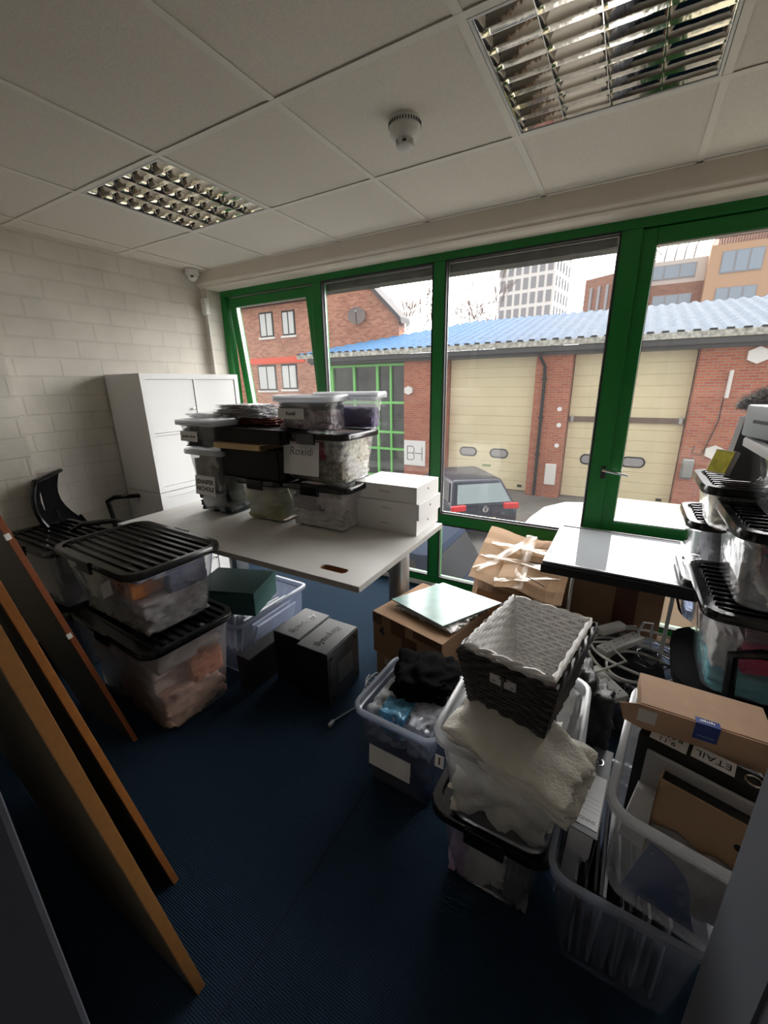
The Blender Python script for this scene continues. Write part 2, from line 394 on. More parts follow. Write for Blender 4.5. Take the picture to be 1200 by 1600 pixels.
# ================================================================== GREEN WINDOW
win = thing('window_1', None, None, (0, 0, 0)); win['kind'] = 'structure'
F0, F1 = WY - .04, WY + .03
def frame_member(mb, x0, x1, z0, z1, y0=F0, y1=F1): mb.box(x0, x1, y0, y1, z0, z1, .003)
mb = MB()
frame_member(mb, -1.905, XR, 2.135, 2.185)                 # head
frame_member(mb, -1.905, XR, 0.035, 0.085)                 # bottom rail
frame_member(mb, -1.905, -1.85, .085, 2.135)
frame_member(mb, -0.965, -0.885, .085, 2.135)              # mullion 1
frame_member(mb, -0.035, 0.040, .085, 2.135)               # mullion 2
frame_member(mb, 0.945, 1.036, .085, 2.135)                # mullion 3
frame_member(mb, 1.99, 2.07, .085, 2.135)
frame_member(mb, -1.85, 1.99, 0.505, 0.575)                # transom
mb.build('frame', mt_green, win)
mb = MB()
def gask(x0, x1, z0, z1, w=.008, y=F0 - .001):
    mb.box(x0, x0 + w, y, y + .03, z0, z1); mb.box(x1 - w, x1, y, y + .03, z0, z1); mb.box(x0, x1, y, y + .03, z0, z0 + w); mb.box(x0, x1, y, y + .03, z1 - w, z1)
gask(-.885, -.035, .575, 2.135); gask(.040, .945, .575, 2.135)
for a, b in ((-1.85, -.965), (-.885, -.035), (.04, .945), (1.03, 1.99)): gask(a, b, .085, .505)
mb.build('gasket', mt_gasket, win)
mt_bead = M('silver_bead', (0.55, 0.56, 0.58), 0.3, 0.8)
mb = MB()
for a, b in ((-.885, -.035), (.04, .945)):
    mb.box(a + .008, a + .014, F0 + .028, F0 + .034, .583, 2.127); mb.box(b - .014, b - .008, F0 + .028, F0 + .034, .583, 2.127)
    mb.box(a + .008, b - .008, F0 + .028, F0 + .034, .583, .591); mb.box(a + .008, b - .008, F0 + .028, F0 + .034, 2.12, 2.127)
mb.build('glazing_bead', mt_bead, win)
for a, b, c, d in ((-.877, -.043, .583, 2.127), (.048, .937, .583, 2.127), (-1.842, -.973, .093, .497), (-.877, -.043, .093, .497), (.048, .937, .093, .497), (1.038, 1.982, .093, .497)):
    MB().box(a, b, WY, WY + .006, c, d).build('pane', mt_glass, win)
# left light: top-hung sash pushed a little open; right light: side-hung sash shut, with handle
def sash(x0, x1, z0, z1, tilt, bar, low=None):
    low = low or bar
    s_ = thing('sash', None, None, (0, WY, z1)); s_.parent = win; s_.rotation_euler = (tilt, 0, 0)
    hgt = z1 - z0; mb = MB()
    for a, b, c, d in ((x0, x0 + bar, -hgt, 0), (x1 - bar, x1, -hgt, 0), (x0 + bar, x1 - bar, -bar, 0), (x0 + bar, x1 - bar, -hgt, -hgt + low)):
        mb.box(a, b, -.028, .028, c, d, .003)
    mb.build('sash_frame', mt_green, s_)
    mb = MB(); q = bar
    mb.box(x0 + q, x0 + q + .0035, -.02, .01, -hgt + q, -q); mb.box(x1 - q - .0035, x1 - q, -.02, .01, -hgt + q, -q)
    mb.box(x0 + q, x1 - q, -.02, .01, -hgt + low, -hgt + low + .006); mb.box(x0 + q, x1 - q, -.02, .01, -q - .006, -q)
    mb.build('sash_bead', mt_bead, s_)
    MB().box(x0 + bar + .006, x1 - bar - .006, 0, .006, -hgt + low + .006, -bar - .006).build('sash_pane', mt_glass, s_)
    return s_
s1 = sash(-1.825, -.975, .585, 2.12, 0.10, .062)
s2 = sash(1.030, 1.985, .578, 2.13, 0.0, .068, .10)
mb = MB(); mb.tube([(-1.84, WY - .02, 1.25), (-1.82, WY + .03, 1.2), (-1.80, WY + .07, 1.05)], .004, 6); mb.build('friction_stay', mt_bead, win)
h_ = thing('handle', None, None, (1.012, WY - .034, .96)); h_.parent = win
MB().box(-.012, .012, -.014, 0, -.035, .035, .004).build('back_plate', mt_gasket, h_)
mb = MB(); mb.tube([(0, -.012, .012), (0, -.03, .016), (.03, -.042, .012), (.12, -.045, -.002)], [.009, .009, .0075, .006], 8); mb.build('lever', mt_chrome, h_, True)

# ================================================================== OUTSIDE
G = -2.3
mt_asph = M('wet_asphalt', (0.20, 0.19, 0.18), 0.7, var=0.25, vscale=1.2, bstr=0.2, bscale=50)
g_ = MB().box(-60, 60, 1.6, 140, G - .2, G).build('ground', mt_asph); struct(g_)
mt_brick = brick_mat('orange_red_brick', (0.40, 0.085, 0.045), (0.52, 0.155, 0.075), (0.34, 0.26, 0.20), .225, .075, .011, .35, .006, blotch=1.2)
mt_brick2 = brick_mat('house_brick', (0.38, 0.12, 0.07), (0.62, 0.27, 0.17), (0.40, 0.32, 0.26), .225, .075, .010, .35, .006, blotch=1.0)
mt_cream = M('cream_roller_paint', (0.74, 0.66, 0.44), 0.55, var=0.07, vscale=0.8)
mt_lime = M('lime_green_frame', (0.20, 0.62, 0.16), 0.4)
mt_darkglass = M('dark_shop_glass', (0.045, 0.050, 0.045), 0.08, var=0.7, vscale=1.3)
mt_whitewall = M('white_render', (0.80, 0.80, 0.80), 0.6)
YF = 13.2
ind = thing('industrial_unit', 'long brick industrial building with two cream roller doors and a blue corrugated roof', 'industrial building', (0, YF, G))
def L(z): return z - G
# brickwork: back wall plus piers standing forward
mb = MB(); mb.box(-10.1, -6.3, .55, .75, 0, L(2.3)); mb.box(-6.3, 9, .75, 1.0, 0, L(2.3)); mb.box(-10.1, -9.9, .75, 2.75, 0, L(2.3)); mb.build('back_wall', mt_brick, ind)
for x0, x1 in ((-6.28, -4.62), (-1.58, -0.52), (2.62, 4.62), (6.6, 9)):
    MB().box(x0, x1, 0.0, .75, 0, L(2.3)).build('brick_pier', mt_brick, ind)
def roller(x0, x1, bar):
    seg = 14; mb = MB(); z0, z1 = 0.02, L(2.25)
    for k in range(seg):
        a = z0 + (z1 - z0) * k / seg; b = z0 + (z1 - z0) * (k + 1) / seg
        mb.box(x0, x1, .44, .50, a, b - .012, .012)
    mb.box(x0, x1, .46, .50, z0, z1)
    d = mb.build('roller_door', mt_cream, ind)
    w_ = x1 - x0
    for fx in (.26, .64):
        cx = x0 + w_ * fx; cz = L(-1.0)
        n_ = 20
        def oval(a, b, y): return [Vector((cx + (1 if math.cos(q) > 0 else -1) * (a - b) + b * math.cos(q), y, cz + b * math.sin(q))) for q in [2 * PI * (i + .5) / n_ for i in range(n_)]]
        MB().loft([oval(.33, .17, .435), oval(.33, .17, .42)]).build('window_rim', mt_gasket, d)
        MB().loft([oval(.28, .125, .43), oval(.28, .125, .414)]).build('window_pane', M('grey_plastic_pane', (0.33, 0.32, 0.33), 0.2), d)
    MB().box(x0 + w_ * .45, x0 + w_ * .55, .41, .43, L(-1.5), L(-1.43)).build('label_plate', M('green_label', (0.2, 0.3, 0.1), .5), d)
    MB().box(x1 - .35, x1 - .2, .41, .43, L(-2.15), L(-2.07)).build('lock_plate', mt_gasket, d)
    if bar:
        MB().box(x0 + .02, x1 - .02, .36, .43, L(.2), L(.36), .01).build('locking_bar', M('bar_brown', (.16, .11, .08), .5), d)
        MB().cbox((x0 + .1, .36, L(.28)), (.12, .1, .2), bev=.02).build('bar_bracket', mt_alu, d)
        MB().cbox((x1 - .1, .36, L(.28)), (.12, .1, .2), bev=.02).build('bar_bracket', mt_alu, d)
roller(-4.60, -1.60, False); roller(-0.50, 2.60, True)
# corrugated roof, gutter board, fixings
mt_roof = None
def roof_mat():
    mt, nt, b = new_mat('blue_corrugated_sheet'); v = objcoord(nt); n1 = noise_n(nt, v, .35, 3); n2 = noise_n(nt, v, 6, 5)
    sxx = nt.nodes.new('ShaderNodeSeparateXYZ'); nt.links.new(v, sxx.inputs[0])
    mr = nt.nodes.new('ShaderNodeMapRange'); mr.inputs[1].default_value = -7; mr.inputs[2].default_value = 2; nt.links.new(sxx.outputs[0], mr.inputs[0])
    a = nt.nodes.new('ShaderNodeMath'); a.operation = 'MULTIPLY_ADD'; a.inputs[1].default_value = .35; nt.links.new(n1, a.inputs[0]); nt.links.new(mr.outputs[0], a.inputs[2])
    c = ramp(nt, a.outputs[0], [(0.15, (0.09, 0.22, 0.42)), (0.75, (0.14, 0.20, 0.30)), (1.0, (0.17, 0.21, 0.27))])
    mx = nt.nodes.new('ShaderNodeMix'); mx.data_type = 'RGBA'; mx.blend_type = 'MULTIPLY'; mx.inputs[0].default_value = 1
    nt.links.new(c, mx.inputs[6]); nt.links.new(ramp(nt, n2, [(.35, (.75, .75, .75)), (.65, (1.05, 1.05, 1.05))]), mx.inputs[7])
    nt.links.new(mx.outputs[2], b.inputs['Base Color']); b.inputs['Roughness'].default_value = .8; b.inputs['Specular IOR Level'].default_value = .15; return mt
mb = MB(); X0, X1 = -11.0, 9.0; pitch = .34; n_ = int((X1 - X0) / (pitch / 4))
def rz(i): return (0, .05, .05, 0)[i % 4]
low = [Vector((X0 + i * pitch / 4, -.45, L(2.62) + rz(i))) for i in range(n_)]; hip = [max(.02, min(1, (p.x + 11.0) / 5.5)) for p in low]; top = [Vector((p.x, -.45 + 6.05 * hip[i], L(2.62) + 1.48 * hip[i] + rz(i))) for i, p in enumerate(low)]
low2 = [p + Vector((0, 0, -.04)) for p in low]; top2 = [p + Vector((0, 0, -.04)) for p in top]
mb.loft([low, top, top2, low2], False, False, False)
mb.loft([low2, low], False, False, False)
mb.build('roof_sheet', roof_mat(), ind)
mb = MB(); mb.loft([[p + Vector((0, .02, .01)) for p in top if p.x > -5.5], [p + Vector((0, 3.2, -.9)) for p in top if p.x > -5.5]], False, False, False); mb.build('rear_roof_sheet', mt_roof or roof_mat(), ind)
mb = MB()
rnd = random.Random(5)
for i in range(0, n_ - 1, 4):
    x = low[i].x + pitch * .38; mb.cbox((x, -.47, L(2.655)), (.16, .07, .035))
mb.build('ridge_filler', mt_gasket, ind)
mt_fascia = M('lichen_fascia', (0.42, 0.42, 0.38), .8, var=.55, vscale=9)
MB().box(X0, X1, -.47, -.40, L(2.46), L(2.63), .01).build('roof_edge', mt_fascia, ind)
mb = MB(); mb.box(X0 + .5, X1, -.40, -.22, L(2.30), L(2.46), .02); mb.box(X0 + .5, X1, -.22, .75, L(2.22), L(2.34)); mb.build('gutter', M('gutter_grey', (.05, .052, .055), .45), ind)
mb = MB(); mb.tube([(-1.42, -.3, L(2.3)), (-1.42, -.28, L(2.15)), (-1.30, -.1, L(1.9)), (-1.28, -.08, L(1.5)), (-1.28, -.08, L(-2.25))], .05, 8)
for z in (1.5, .3, -.9): mb.box(-1.35, -1.21, -.14, 0, L(z), L(z) + .06)
mb.build('downpipe', mt_gasket, ind, True)
# lime green window grid at the left part
mb = MB(); GX = [-9.85, -8.75, -7.65, -6.36]; GZ = [-2.25, -1.1, -.42, .73, 2.15]
for x in GX: mb.box(x - .05, x + .05, .35, .45, L(-2.25), L(2.2))
for x in (-7.05,): mb.box(x - .04, x + .04, .36, .45, L(-2.25), L(2.2))
for z in GZ: mb.box(-9.9, -6.31, .355, .45, L(z) - .045, L(z) + .045)
mb.build('window_grid', mt_lime, ind)
MB().box(-9.9, -6.3, .46, .5, 0, L(2.2)).build('window_glass', mt_darkglass, ind)
mb = MB(); mb.box(6.4, 6.62, .3, .5, L(-2.3), L(2.2)); mb.box(4.62, 4.75, .1, .4, L(-2.3), L(2.2)); mb.box(4.62, 6.6, .3, .5, L(.7), L(.85)); mb.build('right_window_frame', mt_lime, ind)
MB().box(4.7, 6.5, .5, .55, 0, L(2.2)).build('right_window_glass', mt_darkglass, ind)
# things fixed to the front
sg = thing('sign_board', 'white square sign lettered BH on the brick pier left of the roller doors', 'sign', (-5.81, YF - .02, -1.13))
MB().box(-.45, .45, -.02, .02, -.48, .48, .005).build('panel', mt_whitewall, sg)
mt_ink = M('dark_ink', (.03, .03, .04), .6)
mb = MB()
def bar2(x0, z0, x1, z1, w=.022):
    d = Vector((x1 - x0, 0, z1 - z0)); a = math.atan2(d.z, d.x); mb.cbox(((x0 + x1) / 2, -.024, (z0 + z1) / 2), (d.length + w, .006, w), (0, -a, 0))
for a in ((-.30, -.26, -.30, .26), (-.30, .26, -.08, .26), (-.08, .26, -.01, .18), (-.01, .18, -.01, .08), (-.01, .08, -.06, 0), (-.30, 0, -.06, 0), (-.06, 0, -.01, -.08), (-.01, -.08, -.01, -.2), (-.01, -.2, -.08, -.26), (-.30, -.26, -.08, -.26), (-.01, .0, .32, -.0), (.32, -.26, .32, .24)): bar2(*a)
mb.build('lettering', mt_ink, sg)
def hexbox(x, z, s, lab):
    mb = MB(); pts = [(s * 1.15 * math.cos(a), s * math.sin(a)) for a in [PI / 6 + k * PI / 3 for k in range(6)]]
    o = mb.prism(pts, -.09, .02, 'XZ').build('alarm_box', mt_whitepl); o.location = (x, YF - .03, z); return tag(o, lab, 'alarm box')
hexbox(-6.05, 1.2, .16, 'cream hexagonal alarm box high on the pier beside the green window grid')
hexbox(3.80, 2.0, .21, 'white hexagonal alarm box under the gutter, right of the second roller door')
hexbox(3.35, -.5, .2, 'lower white hexagonal box on the brick to the right of the second roller door')
t = tag(MB().box(-.17, .17, -.1, .0, -.35, .35, .02).build('meter_box', mt_whitepl), 'white rectangular meter box low on the brick between the roller doors', 'meter box'); t.location = (-.82, YF, -1.5)
t = tag(MB().cyl((0, 0, 0), .05, .7, 10).build('wall_lamp', mt_whitepl, None, True), 'thin upright lamp tube fixed on the right brick pier', 'wall lamp'); t.location = (3.35, YF - .06, .95)
t = tag(MB().tube([(0, 0, 0), (.0, -.0, -.6), (-.15, 0, -1.3), (-.22, 0, -1.55), (-.45, 0, -1.5), (-.4, 0, -1.3)], .012, 6).build('loose_cable', mt_gasket), 'thin loose dark cable hanging below the lamp tube on the right pier', 'cable'); t.location = (3.3, YF - .03, .95)
for (x, z, lab) in ((-.75, .6, 'highest of three small round white plates between the roller doors'), (-.72, .1, 'middle of three small round white plates between the roller doors'), (-.72, -.55, 'lowest of three small round white plates between the roller doors')):
    t = tag(MB().cyl((0, 0, 0), .07, .03, 12, 'Y').build('wall_plate', mt_whitewall), lab, 'wall plate'); t.location = (x, YF - .032, z)
t = tag(MB().box(-.15, .15, -.12, 0, -.3, .3, .06).build('hose_box', mt_alu), 'grey rounded box low beside the second roller door', 'hose box'); t.location = (2.82, YF, -1.0)

# ---- brick house with gable behind the left end
hs = thing('brick_house', 'two-storey red brick house with a gable, seen through the left panes', 'house', (0, 16.0, G))
mb = MB(); mb.prism([(-20.5, 0), (-13.0, 0), (-13.0, L(5.35)), (-20.5, L(5.35))], 0, 8, 'XZ'); mb.prism([(-13.0, 0), (-7.95, 0), (-7.95, L(4.1)), (-9.6, L(6.0)), (-13.0, L(9.0))], 0, .5, 'XZ')
mb.build('wall', mt_brick2, hs)
mt_slate = M('slate', (.10, .09, .09), .7, var=.2)
mb = MB(); mb.prism([(-7.7, L(3.9)), (-7.75, L(4.15)), (-13.05, L(9.25)), (-13.05, L(8.95))], -.25, .6, 'XZ'); mb.build('gable_verge', mt_slate, hs)
MB().box(-20.6, -12.6, -.5, .3, L(5.32), L(5.55)).build('eaves', mt_gasket, hs)
mb = MB(); mb.prism([(-.5, L(5.5)), (4, L(8.2)), (4, L(8.1)), (-.3, L(5.4))], -20.6, -12.9, 'YZ'); mb.build('main_roof', mt_slate, hs)
MB().box(-17.5, -13.3, -.06, .0, L(2.55), L(2.85)).build('red_band', M('red_band', (.75, .10, .05), .6), hs)
mt_blind = M('white_blind', (.60, .62, .62), .5)
for x0, x1, z0, z1 in ((-16.15, -15.2, 3.85, 5.05), (-14.6, -13.75, 3.85, 5.0), (-16.6, -15.3, 1.2, 2.5), (-14.9, -13.85, 1.25, 2.5)):
    w_ = MB().box(x0, x1, -.03, .05, L(z0), L(z1)).build('window', mt_gasket, hs)
    mb = MB(); c = (x0 + x1) / 2
    mb.box(x0 + .08, c - .04, -.045, -.032, L(z0) + .08, L(z1) - .08); mb.box(c + .04, x1 - .08, -.045, -.032, L(z0) + .08, L(z1) - .08); mb.build('pane', mt_blind, w_)
    MB().box(x0 - .08, x1 + .08, -.1, .0, L(z0) - .1, L(z0)).build('window_ledge', mt_whitepl, hs)
def dish(x, y, z, r, mt_, lab):
    t = thing('satellite_dish', lab, 'satellite dish', (x, y, z), rot=(math.radians(68), 0, math.radians(28)))
    MB().lathe((0, 0, 0), [(.01, -.02), (r * .5, -.005), (r * .85, .04), (r, .08), (r * .98, .09), (r * .8, .05), (r * .4, .01), (.01, 0)]).build('reflector', mt_, t, True)
    MB().tube([(0, -r * .9, .05), (0, -r * .5, .3), (0, -.05, .42)], .018, 6).build('feed_arm', mt_gasket, t)
    MB().cyl((0, -.03, .38), .04, .1, 8).build('receiver', mt_alu, t)
    MB().tube([(0, 0, -.02), (0, .1, -.25)], .03, 6).build('wall_bracket', mt_gasket, t)
dish(-9.95, 15.75, 4.35, .40, M('dark_dish', (.20, .17, .16), .6), 'dark satellite dish high on the brick gable')
dish(-9.75, 12.75, 3.35, .36, mt_whitepl, 'pale satellite dish at the edge of the blue roof beside the mullion')
# ---- white tower block
tw = thing('tower_block', 'tall white tower block with rows of dark windows, far off in the haze', 'tower block', (-16.3, 80, G), math.radians(-8))
MB().box(-5.3, 4.3, 0, 9, 0, 30).build('wall', mt_whitewall, tw)
mt_far = M('far_window', (.30, .31, .34), .4)
tm = None
for i in range(7):
    for k in range(8):
        if tm is None: tm = MB().box(-.42, .42, -.1, 0, 0, 1.75).build('window', mt_far, tw); o = tm
        else: o = tm.copy(); COL.objects.link(o); o.parent = tw
        o.location = (-4.6 + i * 1.35, 0, 9.6 + k * 2.35)
for i in range(5):
    for k in range(8):
        o = tm.copy(); COL.objects.link(o); o.parent = tw; o.location = (4.4, 1.2 + i * 1.7, 9.6 + k * 2.35); o.rotation_euler = (0, 0, PI / 2)
# ---- apartment blocks
mt_brown = brick_mat('brown_brick', (.30, .14, .10), (.36, .18, .13), (.3, .22, .18), .45, .15, .02, .1)
mt_tan = M('tan_cladding', (.52, .34, .22), .6); mt_skyg = M('pale_window', (.30, .37, .45), .15); mt_pale = M('pale_stone', (.62, .56, .52), .6)
ap = thing('apartment_block', 'brown and tan apartment building with large windows behind the blue roof at the right', 'apartment building', (0, 40, G))
MB().box(.3, 4.8, 0, 8, 0, L(8.35)).build('brown_wing', mt_brown, ap)
MB().box(.3, 4.8, .25, 8, L(8.35), L(10.0), .0).build('pale_storey', mt_pale, ap)
MB().box(4.8, 8.6, -.9, 8, 0, L(10.35)).build('tan_wing', mt_tan, ap)
MB().box(8.6, 15, -.3, 8, 0, L(10.6)).build('side_wing', mt_brown, ap)
MB().box(5.4, 15, 1.5, 8, L(10.35), L(12.0)).build('penthouse', mt_brown, ap)
for x0, x1, y, z0, z1 in ((1.2, 4.2, .2, 8.7, 9.7), (1.7, 4.2, -.05, 6.4, 7.6), (5.5, 7.8, -.95, 8.5, 9.9), (5.5, 7.8, -.95, 6.2, 7.6), (8.2, 9.3, 1.42, 10.7, 11.6), (10, 11.5, -.4, 8.2, 9.6)):
    w_ = MB().box(x0, x1, y, y + .1, L(z0), L(z1)).build('window', mt_far, ap)
    mb = MB(); n3 = 3
    for q in range(n3):
        a = x0 + (x1 - x0) * q / n3 + .06; b = x0 + (x1 - x0) * (q + 1) / n3 - .06; mb.box(a, b, y - .03, y - .002, L(z0) + .08, L(z1) - .08)
    mb.build('pane', mt_skyg, w_)
mb = MB(); mb.box(.3, 8.6, -.95, -.9, L(10.9), L(10.95))
for k in range(28): mb.box(4.8 + k * .15, 4.82 + k * .15, -.95, -.92, L(10.35), L(10.95))
mb.build('roof_railing', mt_alu, ap)
ap2 = thing('brown_block', 'narrow brown brick block with slit windows beside the right mullion, behind the blue roof', 'apartment building', (-3.2, 40, G))
MB().prism([(0, 0), (2.3, -1.5), (3.45, -1.5), (3.45, 7), (0, 7)], 0, L(9.3), 'XY').build('wall', mt_brown, ap2)
for k in range(3):
    q = .55 + k * .6; o = MB().cbox((q, -.02 - q * .652, L(7.6)), (.22, .12, 2.0), (0, 0, -.578)).build('window', mt_far, ap2)
o = MB().box(2.5, 3.3, -1.6, -1.5, L(6.6), L(8.6)).build('window', mt_skyg, ap2)
# planting and posts on the roof terrace
rt = random.Random(3)
for k, (x, h2) in enumerate(((2.1, 1.3), (2.75, 1.35), (3.35, 1.45), (3.95, 1.55))):
    o = tag(MB().tube([(0, 0, 0), (.05, 0, h2 * .5), (.12 + .06 * k, 0, h2)], [.07, .06, .03], 6).build('garden_post', M('grey_bark', (.25, .22, .2), .8) if k == 0 else bpy.data.materials['grey_bark']), ['leftmost', 'second from left', 'third from left', 'rightmost'][k] + ' of the four leaning bare stems on the roof terrace', 'bare stem', 'stems on the roof terrace')
    o.location = (x, 40.6, 10.02)
def tree(x, y, z, h0, seed, spread, mt_, lab, lvl=6, name='bare_tree'):
    r = random.Random(seed); mb = MB()
    def br(p, d, ln, rad, k):
        q = p + d * ln; mid = p + d * ln * .5 + Vector((r.uniform(-1, 1), r.uniform(-1, 1), 0)) * ln * .06
        mb.tube([p, mid, q], [rad, rad * .85, rad * .7], 5 if k > 2 else 3)
        if k == 0: return
        for _ in range(r.choice((2, 3, 3))):
            nd = (d + Vector((r.uniform(-1, 1), r.uniform(-1, 1), r.uniform(-.2, .6))) * spread).normalized()
            br(q, nd, ln * r.uniform(.62, .85), max(rad * .6, .017), k - 1)
    br(Vector((0, 0, 0)), Vector((0, 0, 1)), h0, h0 * .055, lvl)
    o = mb.build(name, mt_); o.location = (x, y, z); tag(o, lab, 'tree', 'bare winter trees beyond the roof'); return o
mt_bark = M('winter_bark', (.24, .19, .17), .9)
tree(-12.0, 25, G, 2.7, 11, .5, mt_bark, 'bare winter tree just right of the brick gable')
tree(-10.4, 31, G, 3.0, 4, .5, mt_bark, 'bare winter tree behind the blue roof at the middle mullion')
tree(-9.6, 37, G, 3.3, 8, .5, mt_bark, 'bare winter tree between the middle mullion and the white tower block')
b_ = MB(); rr = random.Random(9)
mt_leaf = M('terrace_foliage', (.12, .13, .07), .9)
for k in range(420):
    p = Vector((rr.gauss(0, .45), rr.gauss(0, .3), rr.uniform(0, 1.7))); s_ = rr.uniform(.06, .14)
    b_.face([p, p + Vector((s_, rr.uniform(-s_, s_), s_ * .4)), p + Vector((rr.uniform(-s_, s_), s_ * .3, s_))])
o = b_.build('roof_terrace_bush', mt_leaf); o.location = (1.1, 40.9, 9.95); tag(o, 'small evergreen bush at the left end of the roof terrace', 'bush')

# ---- vehicles
def car(name, label, cat, loc, rotz, P, paint, details=True):
    """x = length (rear at 0, nose at +), y = width"""
    t = thing(name, label, cat, loc, rotz)
    W = P['w'] / 2; mb = MB(); rings = []
    for s_, wf, zt, zb in P['body']:
        w = W * wf
        half = [(0, zb), (w * .86, zb), (w * .97, zb + .10), (w, zb + .28), (w * .985, (zb + zt) / 2 + .12), (w * .93, zt - .03), (w * .86, zt), (0, zt + .015)]
        ring = [Vector((s_, y, z)) for y, z in half] + [Vector((s_, -y, z)) for y, z in half[-2:0:-1]]
        rings.append(ring)
    mb.loft(rings); mb.build('body', paint, t, True)
    # cabin
    rings = []; cab = P['cab']
    for (xb0, xt0, xt1, xb1, zb, zt, wb, wt) in (cab,):
        def rr_(x0, x1, w, z, r=.12): return [Vector((p.x, p.y, z)) for p in rrect(x1 - x0, 2 * w, r, z, 3, (x0 + x1) / 2, 0)]
        levels = []
        for f in (0, .35, .7, .9, 1.0):
            g = f if f < .95 else 1.0
            x0 = xb0 + (xt0 - xb0) * g; x1 = xb1 + (xt1 - xb1) * g; w = wb + (wt - wb) * g; z = zb + (zt - zb) * (f if f < .95 else .985)
            levels.append(rr_(x0, x1, w, z))
        levels.append(rr_(xt0 + .12, xt1 - .15, wt - .12, zt + .02))
    mb = MB(); mb.loft(levels); mb.build('roof_shell', paint, t, True)
    xb0, xt0, xt1, xb1, zb, zt, wb, wt = cab; glass = bpy.data.materials['car_glass']
    def gp(name_, quad, mt_=glass, off=(0, 0, 0)):
        mb = MB(); q = [Vector(p) for p in quad]; nn = (q[1] - q[0]).cross(q[2] - q[0]).normalized() * .02
        mb.loft([[p - nn * .4 for p in q], [p + nn for p in q]]); return mb.build(name_, mt_, t)
    zl, zh = zb + (zt - zb) * .10, zb + (zt - zb) * .86
    def lx(a, b, z): f = (z - zb) / (zt - zb); return a + (b - a) * f
    def lw(z): return lx(wb, wt, z)
    o_ = .012
    gp('rear_window', [(lx(xb0, xt0, zl) - o_, lw(zl) * .86, zl), (lx(xb0, xt0, zh) - o_, lw(zh) * .84, zh), (lx(xb0, xt0, zh) - o_, -lw(zh) * .84, zh), (lx(xb0, xt0, zl) - o_, -lw(zl) * .86, zl)], bpy.data.materials[P.get('rg', 'car_rear_glass')])
    gp('windscreen', [(lx(xb1, xt1, zl) + o_, -lw(zl) * .88, zl), (lx(xb1, xt1, zh) + o_, -lw(zh) * .88, zh), (lx(xb1, xt1, zh) + o_, lw(zh) * .88, zh), (lx(xb1, xt1, zl) + o_, lw(zl) * .88, zl)])
    for sgn in (1, -1):
        c0, c1 = P.get('split', .5), 0
        xa0, xa1 = lx(xb0, xt0, zl) + .22, lx(xb1, xt1, zl) - .16
        ya0, ya1 = lx(xb0, xt0, zh) + .22, lx(xb1, xt1, zh) - .12
        for f0, f1 in ((0, .46), (.5, 1)):
            a, b = xa0 + (xa1 - xa0) * f0, xa0 + (xa1 - xa0) * f1; c, d = ya0 + (ya1 - ya0) * f1, ya0 + (ya1 - ya0) * f0
            q = [(a, sgn * (lw(zl) + o_), zl), (b, sgn * (lw(zl) + o_), zl), (c, sgn * (lw(zh) + o_), zh), (d, sgn * (lw(zh) + o_), zh)]
            gp('side_window', q if sgn < 0 else q[::-1])
        mb = MB(); mb.cbox((xa1 + .02, sgn * (W + .10), zb + .1), (.14, .2, .13), bev=.04); mb.build('wing_mirror', paint, t)
    for x_ in P['wheels']:
        for sgn in (1, -1):
            mb = MB(); mb.cyl((x_, sgn * (W - .1) - .11, .32), .32, .22, 20, 'Y'); wh = mb.build('wheel', mt_gasket, t, True)
            mb = MB(); mb.cyl((x_, sgn * (W + .012) - .005, .32), .2, .012, 14, 'Y'); mb.build('hubcap', mt_alu, wh)
    return t
M('car_glass', (.02, .024, .028), .3, spec=.25); M('car_rear_glass', (.20, .25, .26), .08)
mt_navy = M('navy_car_paint', (.008, .012, .030), .30, 0.0, spec=.3); mt_navy2 = M('blue_car_paint', (.012, .022, .045), .8, spec=.1)
hb = dict(w=1.79, body=[(0.02, .90, .80, .30), (.10, .97, .93, .26), (.5, 1, .97, .22), (1.6, 1, .97, .2), (3.0, 1, .95, .2), (3.7, .97, .88, .22), (4.15, .88, .72, .26), (4.25, .8, .62, .32)], cab=(.06, .52, 2.35, 3.25, .93, 1.44, .80, .63), wheels=(.85, 3.45))
hh = car('hatchback_car', 'dark navy hatchback parked obliquely before the left roller door, tail lights toward the window', 'car', (-1.52, 8.12, G), math.radians(90 + 39), hb, mt_navy)
mt_red = M('tail_light_red', (.55, .01, .015), .25)
for sgn in (1, -1):
    MB().cbox((.03, sgn * .66, .90), (.10, .38, .15), (0, 0, sgn * .12), bev=.03).build('tail_light', mt_red, hh)
em = MB().cyl((-.02, 0, .86), .075, .03, 20, 'X').build('badge', mt_chrome, hh, True)
mb = MB()
for a, b in (((-.045, .05), (-.012, -.045)), ((-.012, -.045), (.0, .0)), ((0, 0), (.012, -.045)), ((.012, -.045), (.045, .05)), ((-.02, .06), (0, .015)), ((0, .015), (.02, .06))):
    d = math.atan2(b[1] - a[1], b[0] - a[0]); mb.cbox((-.024, (a[0] + b[0]) / 2, .86 + (a[1] + b[1]) / 2), (.004, math.hypot(b[0] - a[0], b[1] - a[1]) + .01, .011), (d, 0, 0))
mb.build('emblem', mt_gasket, em)
MB().box(-.03, .0, -.27, .27, .52, .64, .01).build('number_plate', M('yellow_plate', (.6, .5, .08), .4), hh)
MB().tube([(.36, -.05, 1.05), (.30, -.35, 1.06)], .012, 6).build('wiper', mt_gasket, hh)
suv = dict(w=1.9, body=[(0, .9, .85, .35), (.1, .97, 1.05, .3), (.6, 1, 1.08, .28), (2.0, 1, 1.08, .28), (3.3, 1, 1.04, .28), (4.1, .96, .98, .3), (4.5, .88, .78, .34)], cab=(.12, .4, 2.7, 3.4, 1.05, 1.62, .86, .70), wheels=(.9, 3.6), rg='car_glass')
